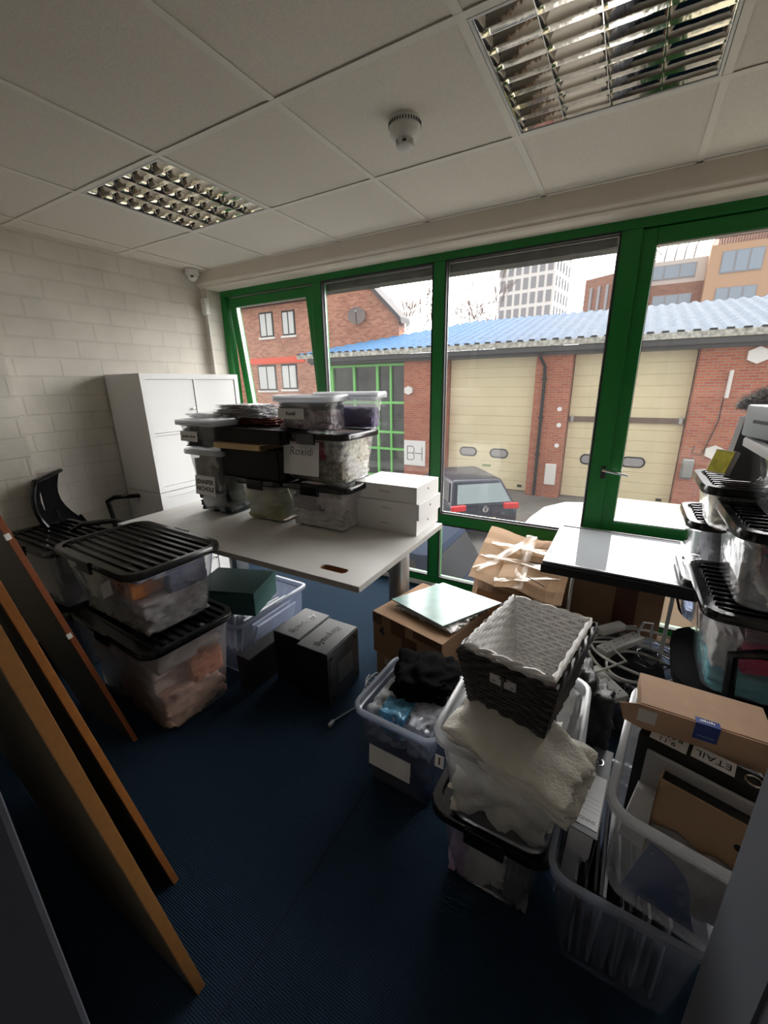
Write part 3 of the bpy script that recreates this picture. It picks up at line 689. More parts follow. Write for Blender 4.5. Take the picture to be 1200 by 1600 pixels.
car('blue_suv', 'dark blue car parked close outside, seen through the low pane under the transom', 'car', (-.48, 4.0, G), math.radians(180), suv, mt_navy2)
# van with a high rounded roof
vn = thing('white_van', 'white van parked outside, its high rounded roof rising above the transom', 'van', (.02, 3.45, G))
mt_van = M('van_white', (.80, .80, .80), .3); mt_vroof = M('van_roof_dirty', (.36, .33, .24), .8, var=.14, vscale=2.2)
mb = MB(); rings = []
for x_, zt, wf in ((0.0, 1.55, .86), (.06, 1.85, .92), (.16, 2.08, .96), (.32, 2.24, .98), (.55, 2.33, 1), (.9, 2.37, 1), (1.02, 2.37, 1)):
    w = .96 * wf
    half = [(0, .35), (w * .97, .35), (w, .6), (w, min(zt - .1, 1.1)), (w * .95, zt - .22), (w * .86, zt - .07), (w * .7, zt - .01), (0, zt + .03)]
    rings.append([Vector((x_, y, z)) for y, z in half] + [Vector((x_, -y, z)) for y, z in half[-2:0:-1]])
mb.loft(rings); mb.build('body', mt_van, vn, True)
MB().box(1.03, 5.3, -.97, .97, .45, 2.38, .04).build('cargo_box', mt_vroof, vn)
mb = MB(); mb.prism([(-.03, 1.2), (.03, 1.78), (.06, 1.78), (0, 1.2)], -.72, .72, 'XZ'); mb.build('windscreen', bpy.data.materials['car_glass'], vn)
for x_ in (.75, 4.3):
    for y_ in (-.95, .73): MB().cyl((x_, y_, .35), .35, .22, 20, 'Y').build('wheel', mt_gasket, vn, True)
# ================================================================== BUILDERS FOR THE CLUTTER
mt_tub = clear_mat('clear_tub_plastic', (0.985, 0.985, 0.99), 0.085, 0.10, (0.8, 0.82, 0.85), gloss=1.5, wave=.35)
mt_rim = clear_mat('frosted_rim_plastic', (0.93, 0.94, 0.95), 0.42, 0.2, (0.8, 0.81, 0.83), gloss=1.2)
mt_rimg = clear_mat('smoky_rim_plastic', (0.75, 0.78, 0.85), 0.45, 0.2, (0.5, 0.53, 0.60), gloss=1.2)
mt_tubm = clear_mat('milky_tub_plastic', (0.95, 0.95, 0.96), 0.10, 0.22, (0.78, 0.76, 0.75), gloss=1.0, cloudy=.07, wave=.3)
mt_tubg = clear_mat('smoky_tub_plastic', (0.82, 0.85, 0.92), 0.14, 0.14, (0.50, 0.53, 0.62), gloss=1.3, wave=.3)
mt_clearlid = clear_mat('frosted_lid_plastic', (0.92, 0.93, 0.95), 0.5, 0.25, (0.8, 0.81, 0.83), gloss=1.0)
mt_paper = M('white_paper', (0.78, 0.78, 0.79), 0.7)
mt_card = M('cardboard', (0.30, 0.175, 0.095), 0.85, var=0.10, vscale=7, bstr=0.08, bscale=120, bdist=0.001)
mt_cardin = M('cardboard_light', (0.42, 0.27, 0.16), 0.85, var=0.08, vscale=6)
mt_tape = clear_mat('packing_tape', (0.95, 0.92, 0.88), 0.10, 0.26, (0.75, 0.65, 0.5), gloss=.9)
mt_ink2 = M('black_marker', (.015, .015, .018), .6)
def cloth(name, col, var=.18, sc=14): return M(name, col, .95, var=var, vscale=sc, bstr=.35, bscale=90, bdist=.002, spec=.15)
CL = {}
def C_(col):
    k = 'cloth_%02d%02d%02d' % tuple(int(c * 99) for c in col)
    if k not in CL: CL[k] = cloth(k, col)
    return CL[k]

def storage_bin(label, cx, cy, z, rot, W, D, Hh, tub=None, lid=None, ribs='x', clips='y', taper=.04, group=None, tilt=(0, 0), r=.045, name='storage_box'):
    tub = tub or mt_tub
    t = thing(name, label, 'storage box', (cx, cy, z), group=group, rot=(tilt[0], tilt[1], rot))
    th = .0025; mb = MB(); w0, d0 = W - .022 - 2 * taper, D - .022 - 2 * taper; w1, d1 = W - .022, D - .022
    w2, d2 = w1 - 2 * th, d1 - 2 * th
    rings = [rrect(w0 - .03, d0 - .03, r, .0), rrect(w0, d0, r, .012), rrect((w0 + w1) / 2 - .004, (d0 + d1) / 2 - .004, r, Hh * .5),
             rrect(w1 - .012, d1 - .012, r, Hh - .030), rrect(w1 - .012 - 2 * th, d1 - .012 - 2 * th, r - th, Hh - .030), rrect((w0 + w1) / 2 - .004 - 2 * th, (d0 + d1) / 2 - .004 - 2 * th, r - th, Hh * .5), rrect(w0 - 2 * th, d0 - 2 * th, r - th, .014), rrect(w0 - .03, d0 - .03, r - th, .003)]
    mb.loft(rings); mb.build('tub', tub, t, True)
    mb = MB(); o0 = [rrect(w1 - .012, d1 - .012, r, Hh - .030), rrect(w1, d1, r, Hh - .026), rrect(w1, d1, r, Hh - .007), rrect(W, D, r + .01, Hh - .006), rrect(W, D, r + .01, Hh - .018),
             rrect(W + .003, D + .003, r + .01, Hh - .018), rrect(W + .003, D + .003, r + .01, Hh - .002), rrect(W - .002, D - .002, r + .01, Hh), rrect(w2, d2, r - th, Hh), rrect(w2, d2, r - th, Hh - .026), rrect(w1 - .012 - 2 * th, d1 - .012 - 2 * th, r - th, Hh - .030), rrect(w1 - .012, d1 - .012, r, Hh - .030)]
    mb.loft(o0, False, False); bmesh.ops.remove_doubles(mb.bm, verts=mb.bm.verts[:], dist=1e-6)
    mb.build('rim', mt_rimg if tub is mt_tubg else mt_rim, t, True)
    if lid:
        lm = {'black': mt_black, 'clear': mt_clearlid, 'grey': M_greylid}[lid]
        W2, D2 = W + .014, D + .014; mb = MB(); q = r + .012
        mb.loft([rrect(W2, D2, q, Hh - .022), rrect(W2 + .002, D2 + .002, q, Hh - .004), rrect(W2 - .006, D2 - .006, q, Hh + .006), rrect(W2 - .045, D2 - .045, q, Hh + .006), rrect(W2 - .055, D2 - .055, q - .01, Hh - .004),
                 rrect(W2 - .055, D2 - .055, q - .01, Hh - .001 - .006), rrect(W2 - .008, D2 - .008, q - .004, Hh - .002 + .001), rrect(W2 - .008, D2 - .008, q - .004, Hh - .022)][:5] + [rrect(W2 - .056, D2 - .056, q - .011, Hh - .0045)])
        mb.build('lid', lm, t, True)
        if ribs:
            mb = MB(); a, b = (W2 - .075, D2 - .075)
            n = max(6, int((b if ribs == 'x' else a) / .036))
            for k in range(n):
                f = (k + .5) / n - .5
                if ribs == 'x': mb.box(-a / 2, a / 2, f * b - .006, f * b + .006, Hh - .006, Hh + .0045, .003)
                else: mb.box(f * a - .006, f * a + .006, -b / 2, b / 2, Hh - .006, Hh + .0035, .003)
            mb.build('lid_ribs', lm, t, True)
        if clips:
            for sg_ in (-1, 1):
                mb = MB()
                if clips == 'y': mb.box(-.055, .055, sg_ * D2 / 2 - .006 + sg_ * .003, sg_ * D2 / 2 + .006 + sg_ * .003, Hh - .045, Hh + .009, .003)
                else: mb.box(sg_ * W2 / 2 - .006 + sg_ * .003, sg_ * W2 / 2 + .006 + sg_ * .003, -.05, .05, Hh - .045, Hh + .009, .003)
                mb.build('clip', lm, t)
    return t
M_greylid = M('grey_lid_plastic', (.40, .40, .41), .35)

def garment(name, label, cat, loc, dims, mat_, seed, rotz=0, amp=.12, group=None, n=12, boxy=.45, freq=2.6, kind=None, rot=None):
    """a crumpled, folded soft bundle that stays inside its own extents"""
    bm = bmesh.new(); bmesh.ops.create_cube(bm, size=2.0)
    bmesh.ops.subdivide_edges(bm, edges=bm.edges[:], cuts=n, use_grid_fill=True)
    dx, dy, dz = dims; off = Vector((seed * 3.7, seed * 1.3, seed * 7.1))
    full = 1.14 if boxy == .82 else 1.0
    for v in bm.verts:
        p = v.co.copy(); s_ = p.normalized()
        q = s_ * (1 - boxy) + p * boxy
        f = noise.ridged_multi_fractal(Vector((s_.x * 1.3, s_.y * 1.3, s_.z * 2.2)) * freq * .5 + off, 1.0, 2.1, 4, 1.0, 2.0) * .5
        g = noise.turbulence(s_ * freq + off, 3, False)
        k = full + amp * (f - .55) + amp * (g - .3)
        q = q * k
        q = Vector((max(-1, min(1, q.x)), max(-1, min(1, q.y)), max(-1, min(1, q.z))))
        v.co = Vector((q.x * dx / 2, q.y * dy / 2, (q.z + 1) * dz / 2))
    me = bpy.data.meshes.new(name); bm.to_mesh(me); bm.free(); me.materials.append(mat_)
    me.polygons.foreach_set('use_smooth', [True] * len(me.polygons))
    o = bpy.data.objects.new(name, me); COL.objects.link(o); o.location = loc; o.rotation_euler = rot if rot else (0, 0, rotz)
    return tag(o, label, cat, group, kind)

def fill(bin_, W, D, z0, z1, items, seed=1, jit=.012):
    """lay crumpled garments in layers inside a bin; items = [(name,label,cat,colour,fx0,fx1,fy0,fy1,fz0,fz1)] as fractions"""
    cx, cy, cz = bin_.location; rz_ = bin_.rotation_euler[2]; R2 = Matrix.Rotation(rz_, 3, 'Z'); out = []
    for k, it in enumerate(items):
        name, lab, cat, col, a0, a1, b0, b1, c0, c1 = it[:10]
        w_, d_, h_ = (a1 - a0) * W, (b1 - b0) * D, (c1 - c0) * (z1 - z0)
        p = R2 @ Vector((((a0 + a1) / 2 - .5) * W, ((b0 + b1) / 2 - .5) * D, 0))
        out.append(garment(name, lab, cat, (cx + p.x, cy + p.y, cz + z0 + c0 * (z1 - z0)), (w_, d_, h_), C_(col) if isinstance(col, tuple) else col, seed * 10 + k, rz_, .30, None, 13, .82, 3.6))
    return out

def label_card(parent, w, h, loc, rot, lines, size, name='label_card', mt=None, shear=0, gap=1.15, ink=None, bold=.0):
    c = MB().box(-w / 2, w / 2, -h / 2, h / 2, -.0005, .0004).build(name, mt or mt_paper, parent, loc=loc, rot=rot)
    for i, s in enumerate(lines):
        text('lettering', s, size, ink or mt_ink2, c, (0, ((len(lines) - 1) / 2 - i) * size * gap, .0006), (0, 0, 0), .0002, shear=shear, bold=bold)
    return c
FR = (PI / 2, 0, 0)      # card facing -Y
RT = (PI / 2, 0, PI / 2) # card facing +X

# ================================================================== DESK, CABINETS
dk = thing('office_desk', 'grey-white office desk with an oval cable hole and grey metal legs', 'desk', (-.50, .33, 0))
mt_desk = M('desk_laminate', (.62, .61, .59), .45, var=.02, vscale=20); mt_deske = M('desk_edge', (.40, .385, .36), .5)
dx0, dx1, dy0, dy1 = -.80, .80, -.41, .41
def hole_ring(z, s=1.0):
    n = 40; pts = []; cx, cy = .625, -.325
    for i in range(n):
        a = 2 * PI * i / n; pts.append(Vector((cx + ((.045 if math.cos(a) > 0 else -.045) + .02 * math.cos(a)) * s, cy + .022 * math.sin(a) * s, z)))
    return pts
def rect_ring(z):
    n = 40; cx, cy = .625, -.325; pts = []
    corner = [(dx1, dy1), (dx0, dy1), (dx0, dy0), (dx1, dy0)]
    for i in range(n):
        a = 2 * PI * i / n; c, s_ = math.cos(a), math.sin(a)
        tx = ((dx1 - cx) / c) if c > 1e-9 else ((dx0 - cx) / c if c < -1e-9 else 1e9)
        ty = ((dy1 - cy) / s_) if s_ > 1e-9 else ((dy0 - cy) / s_ if s_ < -1e-9 else 1e9)
        tt = min(tx, ty); pts.append(Vector((cx + c * tt, cy + s_ * tt, z)))
    for qx, qy in corner:
        j = min(range(n), key=lambda i: (pts[i].x - qx) ** 2 + (pts[i].y - qy) ** 2); pts[j] = Vector((qx, qy, z))
    return pts
mb = MB(); mb.loft([hole_ring(.705), rect_ring(.705), rect_ring(.73), hole_ring(.73)], False, False); mb.build('desktop', mt_desk, dk)
mb = MB(); mb.loft([hole_ring(.704, .985), hole_ring(.7285, .985), hole_ring(.7285, .93), hole_ring(.704, .93)], False, False)
R0 = None
mb.build('cable_hole_lining', M('raw_chipboard', (.22, .09, .035), .8), dk)
mb = MB(); mb.box(dx0, dx1, dy0 - .0015, dy0, .705, .7285); mb.box(dx0, dx1, dy1, dy1 + .0015, .705, .7285); mb.box(dx1, dx1 + .0015, dy0, dy1, .705, .7285); mb.box(dx0 - .0015, dx0, dy0, dy1, .705, .7285); mb.build('edge_band', mt_deske, dk)
for sx_ in (.62, -.66):
    l_ = MB().box(sx_ - .04, sx_ + .04, .20, .31, .03, .66, .012).build('leg', mt_alu, dk, True)
    mb = MB(); mb.box(sx_ - .03, sx_ + .03, -.30, .36, .66, .700, .004); mb.build('leg_bracket', mt_alu, l_)
    mb = MB(); mb.box(sx_ - .035, sx_ + .035, .06, .38, .0, .035, .01); mb.build('leg_foot', mt_alu, l_)
    mb = MB(); mb.cbox((sx_ - .012, .1985, .615), (.035, .004, .07), bev=.001); mb.build('cable_slot', mt_gasket, l_)
MB().box(-.6, .56, .24, .27, .60, .70).build('rear_beam', mt_alu, dk)
def cube_cabinet(z0, label, knobs=True):
    t = thing('storage_cabinet', label, 'cabinet', (-1.955, .352, z0), 0, 'stacked white cube cabinets')
    D_, W_, Hh = .39, .77, .765; mb = MB(); e = .035
    mb.box(0, D_, 0, e, 0, Hh); mb.box(0, D_, W_ - e, W_, 0, Hh); mb.box(0, D_, e, W_ - e, 0, e); mb.box(0, D_, e, W_ - e, Hh - e, Hh)
    mb.box(0, D_ - .0, W_ / 2 - .008, W_ / 2 + .008, e, Hh - e); mb.box(0, D_, e, W_ - e, Hh / 2 - .008, Hh / 2 + .008); mb.box(0, .008, e, W_ - e, e, Hh - e)
    mb.build('carcass', mt_white, t)
    for i in range(2):
        for k in range(2):
            y0 = e + .002 if i == 0 else W_ / 2 + .010; y1 = W_ / 2 - .010 if i == 0 else W_ - e - .002
            a = e + .002 if k == 0 else Hh / 2 + .010; b = Hh / 2 - .010 if k == 0 else Hh - e - .002
            d = MB().box(D_ - .024, D_ - .006, y0, y1, a, b, .001).build('door_panel', mt_white, t)
            mb = MB(); mb.lathe((0, 0, 0), [(.005, 0), (.005, .01), (.010, .014), (.010, .02), (.002, .022)], 12)
            mb.build('knob', mt_chrome, d, True, loc=(D_ - .006, y1 - .03, a + (b - a) * .42), rot=(0, PI / 2, 0))
    return t
cube_cabinet(0.0, 'lower of the two stacked white cube cabinets, mostly behind the desk')
cube_cabinet(.770, 'upper of the two stacked white cube cabinets in the far left corner')

# ================================================================== BOXES ON THE DESK
DZ = .731
# clear pair with printed cards (left)
b1 = storage_bin('tall clear box with a capital-lettered card at the left end of the desk', -.962, .440, DZ, 0, .335, .36, .375, mt_tub, 'clear', None, None, .035)
label_card(b1, .17, .112, (-.025, -.1615, .17), (PI / 2 - .10, 0, 0), ['JENNIFER', 'NICHOLE'], .035, bold=.0012)
fill(b1, .25, .27, .01, .355, [('black_garment', 'black cloth filling the bottom of the tall clear box on the desk', 'garment', (.02, .03, .035), 0, 1, 0, 1, 0, .36), ('grey_bag', 'grey plastic bag of papers upright in the tall clear box on the desk', 'bag', (.42, .41, .38), 0, .75, .0, .95, .37, 1.0), ('dark_garment', 'dark cloth beside the grey bag in the tall clear box', 'garment', (.03, .03, .03), .76, 1, 0, .95, .37, .98)], 3)
b2 = storage_bin('shallow clear box with a small printed card, stacked on the tall clear box', -.970, .430, DZ + .384, 0, .36, .37, .155, mt_tub, 'clear', None, None, .022)
label_card(b2, .145, .055, (-.065, -.1745, .07), (PI / 2 - .08, 0, 0), ['Jennifer Nicole'], .0185, bold=.0007)
fill(b2, .29, .29, .008, .135, [('grey_garment', 'charcoal garments packed in the shallow clear box', 'garment', (.05, .055, .055), 0, 1, 0, 1, 0, .95)], 5)
# crumpled plastic sheet on top
mt_wrap = clear_mat('white_wrap', (.95, .95, .97), .45, .12, (.85, .86, .88), gloss=2.0)
garment('plastic_wrap', 'thin white plastic wrapping lying over the shallow clear box', 'wrapping', (-.955, .45, DZ + .548), (.34, .30, .028), mt_wrap, 21, .05, .35, n=16, boxy=.7, freq=5)
# black lidded pair in the middle: green clothes below, black shallow box above
b3 = storage_bin('clear box of sage green clothes under the open black box on the desk', -.590, .470, DZ, 0, .345, .35, .235, mt_tub, 'black', None, 'y', .035)
fill(b3, .26, .27, .008, .215, [('sage_jumper', 'sage green knitted garment at the bottom of the box', 'garment', (.34, .36, .22), 0, 1, 0, 1, 0, .5), ('pale_green_top', 'pale green garment on top in the box of green clothes', 'garment', (.45, .46, .33), 0, .95, 0, 1, .45, .85)], 7)
t = thing('black_box', 'open black cardboard box between the clear boxes, standing on the green clothes box', 'box', (-.625, .455, DZ + .246))
mb = MB(); mb.box(-.20, .215, -.165, .165, 0, .006); mb.box(-.20, -.195, -.165, .165, 0, .155); mb.box(.21, .215, -.165, .165, 0, .155); mb.box(-.20, .215, -.165, -.160, 0, .155); mb.box(-.20, .215, .160, .165, 0, .155); mb.build('body', mt_blackmat, t)
t = thing('flat_black_box', 'flat black box lying over the brown envelope on the black box', 'box lid', (-.61, .445, DZ + .437))
mb = MB(); mb.box(-.245, .245, -.17, .17, .066, .072); mb.box(-.245, .245, -.17, -.164, 0, .07); mb.box(-.245, .245, .164, .17, 0, .07); mb.box(-.245, -.239, -.17, .17, 0, .07); mb.box(.239, .245, -.17, .17, 0, .07); mb.build('body', mt_blackmat, t)
t = thing('manila_envelope', 'tan folder sticking out between the black box and its lid', 'folder', (-.66, .42, DZ + .404))
mb = MB(); mb.box(-.175, .165, -.16, .14, 0, .004); mb.box(-.175, .165, -.166, -.16, 0, .028, .001); mb.box(-.175, .165, -.16, .14, .026, .029); mb.build('cover', M('manila', (.55, .40, .20), .6), t)
# red-brown garment bag and white packets above
garment('red_brown_packet', 'red-brown clothing packed in shiny film on the black lid', 'packet', (-.66, .50, DZ + .511), (.34, .24, .042), M('redbrown_film', (.16, .035, .02), .25, var=.4, vscale=18), 33, 0, .25, n=14, boxy=.75, freq=4)
for k in range(4):
    garment('plastic_packet', ['lowest', 'second', 'third', 'topmost'][k] + ' of the white plastic packets piled above the black box', 'packet', (-.765 - .015 * k, .47 + .01 * k, DZ + .554 + .0165 * k), (.40 - .03 * k, .22, .016), M('packet_film_%d' % k, (.74 - .06 * (k % 2), .74 - .06 * (k % 2), .76 - .05 * (k % 2)), .25, var=.25, vscale=16), 40 + k, .08 - .06 * k, .45, 'white plastic packets', 16, .8, 5)
# three high stack in front of the mullion
b4 = storage_bin('clear black-lidded box of white bags and papers, bottom of the three-high stack on the desk', -.245, .495, DZ, .02, .43, .345, .235, mt_tub, 'black', None, 'y', .05)
fill(b4, .31, .25, .008, .22, [('white_bag', 'crumpled white bag low in the bottom box of the stack', 'bag', (.55, .54, .53), 0, 1, 0, 1, 0, .42), ('grey_sleeve', 'grey folded cloth in the bottom box of the stack', 'garment', (.30, .29, .29), 0, .55, 0, 1, .40, .9), ('lilac_paper_bag', 'pale bag with a pink edge in the bottom box of the stack', 'bag', (.62, .56, .56), .5, 1, 0, 1, .40, .92)], 9)
b5 = storage_bin('clear black-lidded box with a handwritten sheet, middle of the three-high stack on the desk', -.240, .490, DZ + .246, 0, .43, .335, .245, mt_tub, 'black', None, 'y', .03)
label_card(b5, .225, .165, (-.055, -.158, .125), (PI / 2 - .10, 0, 0), ['Roxidi', ''], .058, shear=.25, bold=-.0006)
fill(b5, .335, .25, .008, .225, [('patterned_garment', 'black and white patterned clothes along the bottom of the middle box', 'garment', M('leopard_cloth', (.34, .31, .25), .9, var=.75, vscale=55), 0, 1, 0, 1, 0, .5), ('red_garment', 'red garment showing beside the handwritten sheet', 'garment', (.42, .02, .035), .05, .72, 0, .95, .5, 1.0), ('printed_scarf', 'grey and cream printed cloth at the right of the middle box', 'garment', M('printed_cloth', (.40, .38, .33), .9, var=.7, vscale=40), .7, 1, 0, 1, .5, .98)], 11)
b6 = storage_bin('shallow clear box with a small printed card, front one on top of the three-high stack', -.285, .425, DZ + .502, 0, .36, .20, .165, mt_tub, 'clear', None, None, .02)
label_card(b6, .165, .05, (-.055, -.092, .085), (PI / 2 - .06, 0, 0), ['Roxidi'], .023, bold=.0008)
fill(b6, .30, .135, .008, .14, [('mauve_garments', 'mauve and grey garments in the front top box', 'garment', M('mauve_print', (.33, .26, .31), .9, var=.6, vscale=28), 0, 1, 0, 1, 0, .72), ('charcoal_garment', 'charcoal garment on top in the front top box', 'garment', (.09, .09, .09), 0, 1, 0, 1, .7, 1)], 13)
b7 = storage_bin('shallow clear box holding purple cloth, behind the front box on the top of the stack', -.170, .595, DZ + .502, 0, .38, .14, .175, mt_tubm, 'clear', None, None, .02, r=.03)
fill(b7, .31, .08, .008, .11, [('purple_cloth', 'purple folded cloth in the rear top box', 'garment', (.16, .13, .30), .3, 1, 0, 1, 0, .95)], 15)
# three laptop cartons
mt_carton = M('white_carton', (.70, .69, .68), .5)
for k, (ox, oy, w_) in enumerate(((0, .0, .345), (.006, -.004, .36), (-.004, .002, .35))):
    t = thing('laptop_carton', ['lowest', 'middle', 'topmost'][k] + ' of the three flat white cartons at the right end of the desk', 'carton', (.092 + ox, .63 + oy, DZ + .0815 * k), 0, 'flat white cartons')
    MB().box(-w_ / 2, w_ / 2, -.135, .135, 0, .081, .0015).build('box', mt_carton, t)
    text('lettering', 'MacBook Pro', .011, M('print_grey', (.12, .12, .12), .6), t, (0.0, -.1356, .045), FR, .0002)
    MB().cyl((0, 0, 0), .006, .0006, 10, 'X').build('mark', mt_ink2, t, loc=(w_ / 2, 0, .05))

# ================================================================== FRONT LEFT STACK
s1_ = storage_bin('very large clear box of peach and grey clothes, bottom of the near left stack', -.745, -.285, 0, -.06, .70, .42, .445, mt_tubm, 'black', 'x', 'y', .04, r=.06)
fill(s1_, .59, .31, .01, .42, [('peach_garment', 'large peach garment pressed against the side of the big bottom box', 'garment', (.78, .50, .38), .25, 1, 0, .95, .0, .42), ('grey_beige_garment', 'grey-beige garment in the big bottom box', 'garment', (.60, .52, .48), 0, .3, 0, 1, .0, .65), ('cream_garment', 'cream garment across the middle of the big bottom box', 'garment', (.82, .66, .56), .28, .9, 0, 1, .40, .75), ('orange_scarf', 'orange cloth at the right side of the big bottom box', 'garment', (.66, .26, .14), .88, 1, .45, .95, .38, .66), ('taupe_garment', 'taupe cloth at the top of the big bottom box', 'garment', (.48, .41, .38), .3, 1, 0, 1, .72, 1), ('dusty_garment', 'dusty pink cloth upper left in the big bottom box', 'garment', (.56, .45, .42), 0, .3, 0, 1, .64, .98)], 17)
s2_ = storage_bin('large clear box with a ribbed black lid, on top of the near left stack', -.770, -.275, .455, -.04, .66, .42, .315, mt_tub, 'black', 'x', 'y', .045, r=.06)
fill(s2_, .53, .30, .01, .29, [('white_pleated_garment', 'white pleated garment at the left of the ribbed-lid box', 'garment', (.84, .84, .74), 0, .4, 0, 1, .0, .95), ('grey_packets', 'grey film packets low in the ribbed-lid box', 'packet', M('grey_film', (.62, .59, .60), .3, var=.4, vscale=22), .33, 1, 0, .96, 0, .5), ('orange_garment', 'bright orange garment in the ribbed-lid box', 'garment', (.80, .27, .06), .60, .86, 0, .97, .48, .85), ('navy_garment', 'navy garment in the upper right of the ribbed-lid box', 'garment', (.20, .21, .34), .92, 1, .4, 1, .5, .9), ('lilac_packet', 'lilac-grey packets near the lid of the ribbed-lid box', 'packet', (.46, .45, .52), .4, 1, 0, 1, .82, 1), ('grey_printed_cloth', 'grey printed cloth behind the tag in the ribbed-lid box', 'garment', M('grey_print', (.45, .43, .46), .9, var=.5, vscale=30), .4, .6, 0, 1, .48, .85)], 19)
label_card(s2_, .115, .06, (.085, -.1925, .20), (PI / 2 - .14, -.5, 0), [''], .01, name='paper_tag')

# second lidded box nearer the wall, third on the chair seat
s3_ = storage_bin('clear box with a ribbed black lid by the left wall, behind the sloping boards', -1.50, -.285, .37, .0, .56, .34, .325, mt_tub, 'black', 'x', 'y', .03)
fill(s3_, .46, .25, .01, .30, [('dark_grey_clothes', 'dark grey clothes in the ribbed-lid box by the left wall', 'garment', (.07, .07, .08), 0, 1, 0, 1, 0, .95)], 23)
s4_ = storage_bin('clear lidded box on the floor by the left wall, under the other ribbed-lid box', -1.50, -.285, .0, .0, .56, .34, .355, mt_tubg, 'black', None, 'y', .03)
fill(s4_, .46, .25, .01, .33, [('black_clothes', 'black clothes in the floor box by the left wall', 'garment', (.02, .02, .022), 0, 1, 0, 1, 0, .95)], 25)

def office_chair(label, cx, cy, rot, seat_z=.46, arms=(1, -1), back=True, bw=.44, bh=.50, ss=1.0):
    t = thing('office_chair', label, 'office chair', (cx, cy, 0), rot)
    mt_f = bpy.data.materials.get('chair_fabric') or M('chair_fabric', (.006, .006, .007), 1.0, bstr=.3, bscale=200, bdist=.001, spec=.08)
    mb = MB(); mb.loft([[Vector(p) for p in rrect(.44 * ss, .44 * ss, .12, seat_z - .07, 5)], rrect(.50 * ss, .50 * ss, .14, seat_z - .045, 5), rrect(.50 * ss, .50 * ss, .14, seat_z - .012, 5), rrect(.46 * ss, .46 * ss, .12, seat_z, 5)]); mb.build('seat', mt_f, t, True)
    mb = MB(); mb.cyl((0, 0, .12), .025, seat_z - .18, 12); mb.build('gas_column', mt_black, t, True)
    for k in range(5):
        a = 2 * PI * k / 5; mb = MB(); mb.tube([(.03 * math.cos(a), .03 * math.sin(a), .11), (.27 * math.cos(a), .27 * math.sin(a), .075)], [.022, .014], 8)
        l_ = mb.build('base_leg', mt_black, t, True)
        mb = MB(); mb.cyl((.27 * math.cos(a), .27 * math.sin(a) - .02, .028), .028, .04, 12, 'Y'); mb.build('castor', mt_black, l_, True)
    if back:
        mb = MB(); n = 8; rows = []
        for i in range(n + 1):
            f = i / n; z = seat_z + .10 + bh * f; w = bw * (.80 + .35 * f - .35 * f * f) ; yb = -.24 - .05 * math.sin(f * PI) - .06 * f
            rows.append((z, w, yb))
        fr = [Vector((-w / 2, y, z)) for z, w, y in rows] + [Vector((w / 2, y, z)) for z, w, y in rows[::-1]]
        mb.tube(fr, .013, 8, True); b_ = mb.build('back_frame', mt_black, t, True)
        mb = MB(); mb.loft([[Vector((-w / 2, y - .0, z)), Vector((-w / 6, y - .012, z)), Vector((w / 6, y - .012, z)), Vector((w / 2, y, z)), Vector((w / 6, y - .006, z)), Vector((-w / 6, y - .006, z))] for z, w, y in rows]); mb.build('back_mesh', mt_f, b_, True)
        mb = MB(); mb.tube([(0, -.10, seat_z - .06), (0, -.27, seat_z - .03), (0, -.30, seat_z + .12), (0, -.32, seat_z + .25)], .018, 8); mb.build('back_stem', mt_black, t, True)
    for s_ in arms:
        mb = MB(); mb.tube([(s_ * .22, -.10, seat_z - .05), (s_ * .30, -.11, seat_z - .02), (s_ * .315, -.12, seat_z + .10), (s_ * .31, -.13, seat_z + .20), (s_ * .305, -.08, seat_z + .225), (s_ * .30, .08, seat_z + .225), (s_ * .30, .14, seat_z + .20), (s_ * .305, .13, seat_z + .08), (s_ * .29, .12, seat_z - .03), (s_ * .22, .10, seat_z - .05)], .015, 8)
        mb.build('armrest', mt_black, t, True)
    return t
office_chair('black mesh-back office chair against the left brick wall, behind the ribbed lids', -1.655, .095, -.75, .50, (1, -1), True, .46, .36, .80)

# ================================================================== LEANING BOARDS
mt_wood = M('orange_wood_edge', (.34, .125, .028), .5, var=.12, vscale=60)
mt_wood3 = M('red_wood_edge', (.20, .052, .013), .5, var=.12, vscale=60)
mt_lam = M('dark_panel_face', (.05, .042, .03), .5)
def board(label, x, yb, lean, L_, W_, th, edge, name='wooden_board', twist=0.0):
    t = thing(name, label, 'wooden board', (x, yb, .0), rot=(lean, 0, twist))
    MB().box(-.012, 0, -th, 0, .0, L_, .001).build('edge_strip', edge, t)
    MB().box(-W_, -.012, -th, 0, .0, L_).build('panel', mt_lam, t)
    return t
board('nearest sloping wooden board, its ochre edge running down to the floor at the lower left', .344, -.905, math.radians(7.6), 1.98, .55, .022, M('ochre_wood_edge', (.30, .14, .042), .5, var=.12, vscale=60))
board('middle sloping wooden board with an orange edge, ending right of the nearest one', .072, -.790, math.radians(9.4), 1.98, .62, .017, mt_wood)
b = board('farthest sloping wooden board with a red-brown edge, beside the clear clothes boxes', -.565, -.540, math.radians(11.6), 1.9, .42, .018, mt_wood3)
for z in (1.02, .60): MB().box(-.004, .003, -.022, -.006, z, z + .022, .002).build('white_bracket', mt_whitepl, b)
